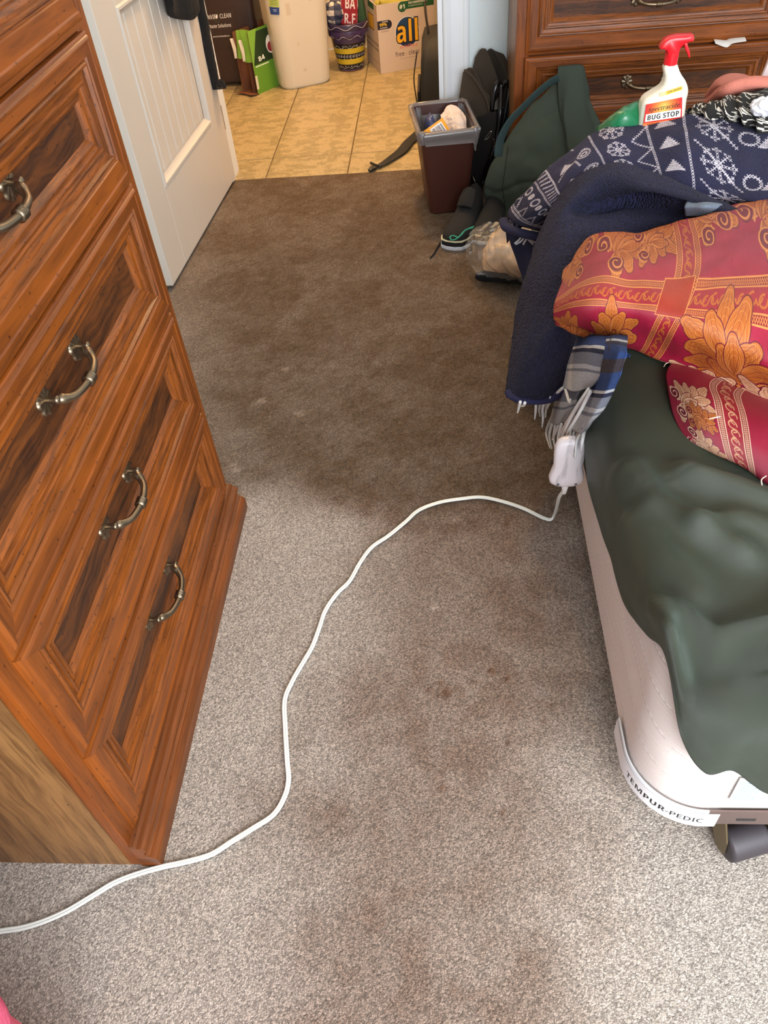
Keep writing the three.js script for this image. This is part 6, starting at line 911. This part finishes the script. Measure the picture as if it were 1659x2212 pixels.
// reddish wooden cabinet side, black bag with its strap
{
  const p = onZ(942, 60, -4.5);
  const t = thing('cabinet', 'reddish brown wooden cabinet against the utility room wall', 'cabinet', V(0.125, 0, -4.72));
  mesh('carcass', rbox(0.25, 0.84, 0.6, 0.004, 0, 0.46, 0), wood([120, 62, 40], [70, 34, 22], 401, { specks: 0.2, w: 512, h: 512 }), t); mesh('plinth', box(0.22, 0.04, 0.58, 0.01, 0.02, 0), std({ color: rgb(60, 34, 24), roughness: 0.7 }), t); mesh('door_panel', rbox(0.012, 0.7, 0.5, 0.004, -0.13, 0.48, 0), wood([128, 66, 42], [74, 36, 22], 431, { specks: 0.2, w: 512, h: 512 }), t); mesh('worktop', rbox(0.27, 0.03, 0.62, 0.006, -0.005, 0.895, 0), std({ color: rgb(190, 180, 165), roughness: 0.4 }), t);
  const nyl = std({ color: rgb(13, 12, 13), roughness: 0.75, side: THREE.DoubleSide });
  const b = thing('backpack', 'black nylon bag with straps standing on the tile behind the door jamb', 'bag', V(-0.03, 0, -3.9));
  const R = (y, x0, x1, z0, z1) => rrect((x1 - x0) / 2, (z1 - z0) / 2, 0.025, 5).map(([x, z]) => V((x0 + x1) / 2 + x, y, (z0 + z1) / 2 + z));
  part(b, 'bag_body', loft([R(0.002, -0.085, 0.16, -4.2, -3.74), R(0.03, -0.095, 0.165, -4.22, -3.72), R(0.14, -0.092, 0.16, -4.22, -3.74), R(0.26, -0.085, 0.15, -4.2, -3.78), R(0.31, -0.07, 0.14, -4.16, -3.84), R(0.325, -0.03, 0.11, -4.12, -3.9)]), nyl);
  part(b, 'pocket', rbox(0.012, 0.12, 0.26, 0.005, -0.1, 0.09, -3.9), std({ color: rgb(34, 32, 32), roughness: 0.7 }));
  part(b, 'shoulder_strap', sweep([V(-0.05, 0.33, -3.95), V(-0.06, 0.44, -4.0), V(-0.02, 0.5, -4.1), V(0.04, 0.45, -4.12), V(0.06, 0.32, -4.08)], 0.016, { n: 40, seg: 10, flat: 0.25, up: V(-1, 0, 0.3) }), std({ color: rgb(46, 40, 36), roughness: 0.8 }));
  part(b, 'side_strap', sweep([V(-0.1, 0.3, -3.8), V(-0.118, 0.2, -3.78), V(-0.108, 0.1, -3.77), V(-0.104, 0.03, -3.77)], 0.011, { n: 24, seg: 8, flat: 0.25, up: V(-1, 0, 0) }), nyl);
  const st = thing('strap', 'wide black webbing strap lying across the utility room tiles', 'strap', onY(860, 320, 0.004));
  const L = [[925, 268], [905, 287], [885, 305], [868, 325], [848, 340], [826, 354], [812, 361]].map(([x, y]) => onY(x, y, 0.008));
  part(st, 'webbing', sweep(L, (s) => 0.026 - 0.012 * sstep(0.45, 1, s), { n: 60, seg: 12, flat: 0.14, up: V(0, 1, 0) }), nyl);
  const e = onY(806, 364, 0.009); part(st, 'clip', merge([rbox(0.028, 0.012, 0.024, 0.004).rotateY(0.7).translate(e.x, e.y, e.z), sweep([onY(801, 352, 0.01), onY(812, 357, 0.011), onY(823, 360, 0.01)], 0.006, { n: 10, seg: 8 }), new THREE.SphereGeometry(0.011, 14, 10).scale(1, 0.6, 1).translate(...onY(800, 367, 0.008).toArray())].map((g) => (g.index ? g : mergeVertices(g)))), std({ color: rgb(24, 22, 22), roughness: 0.4 }));
}
renderer.render(scene, camera);
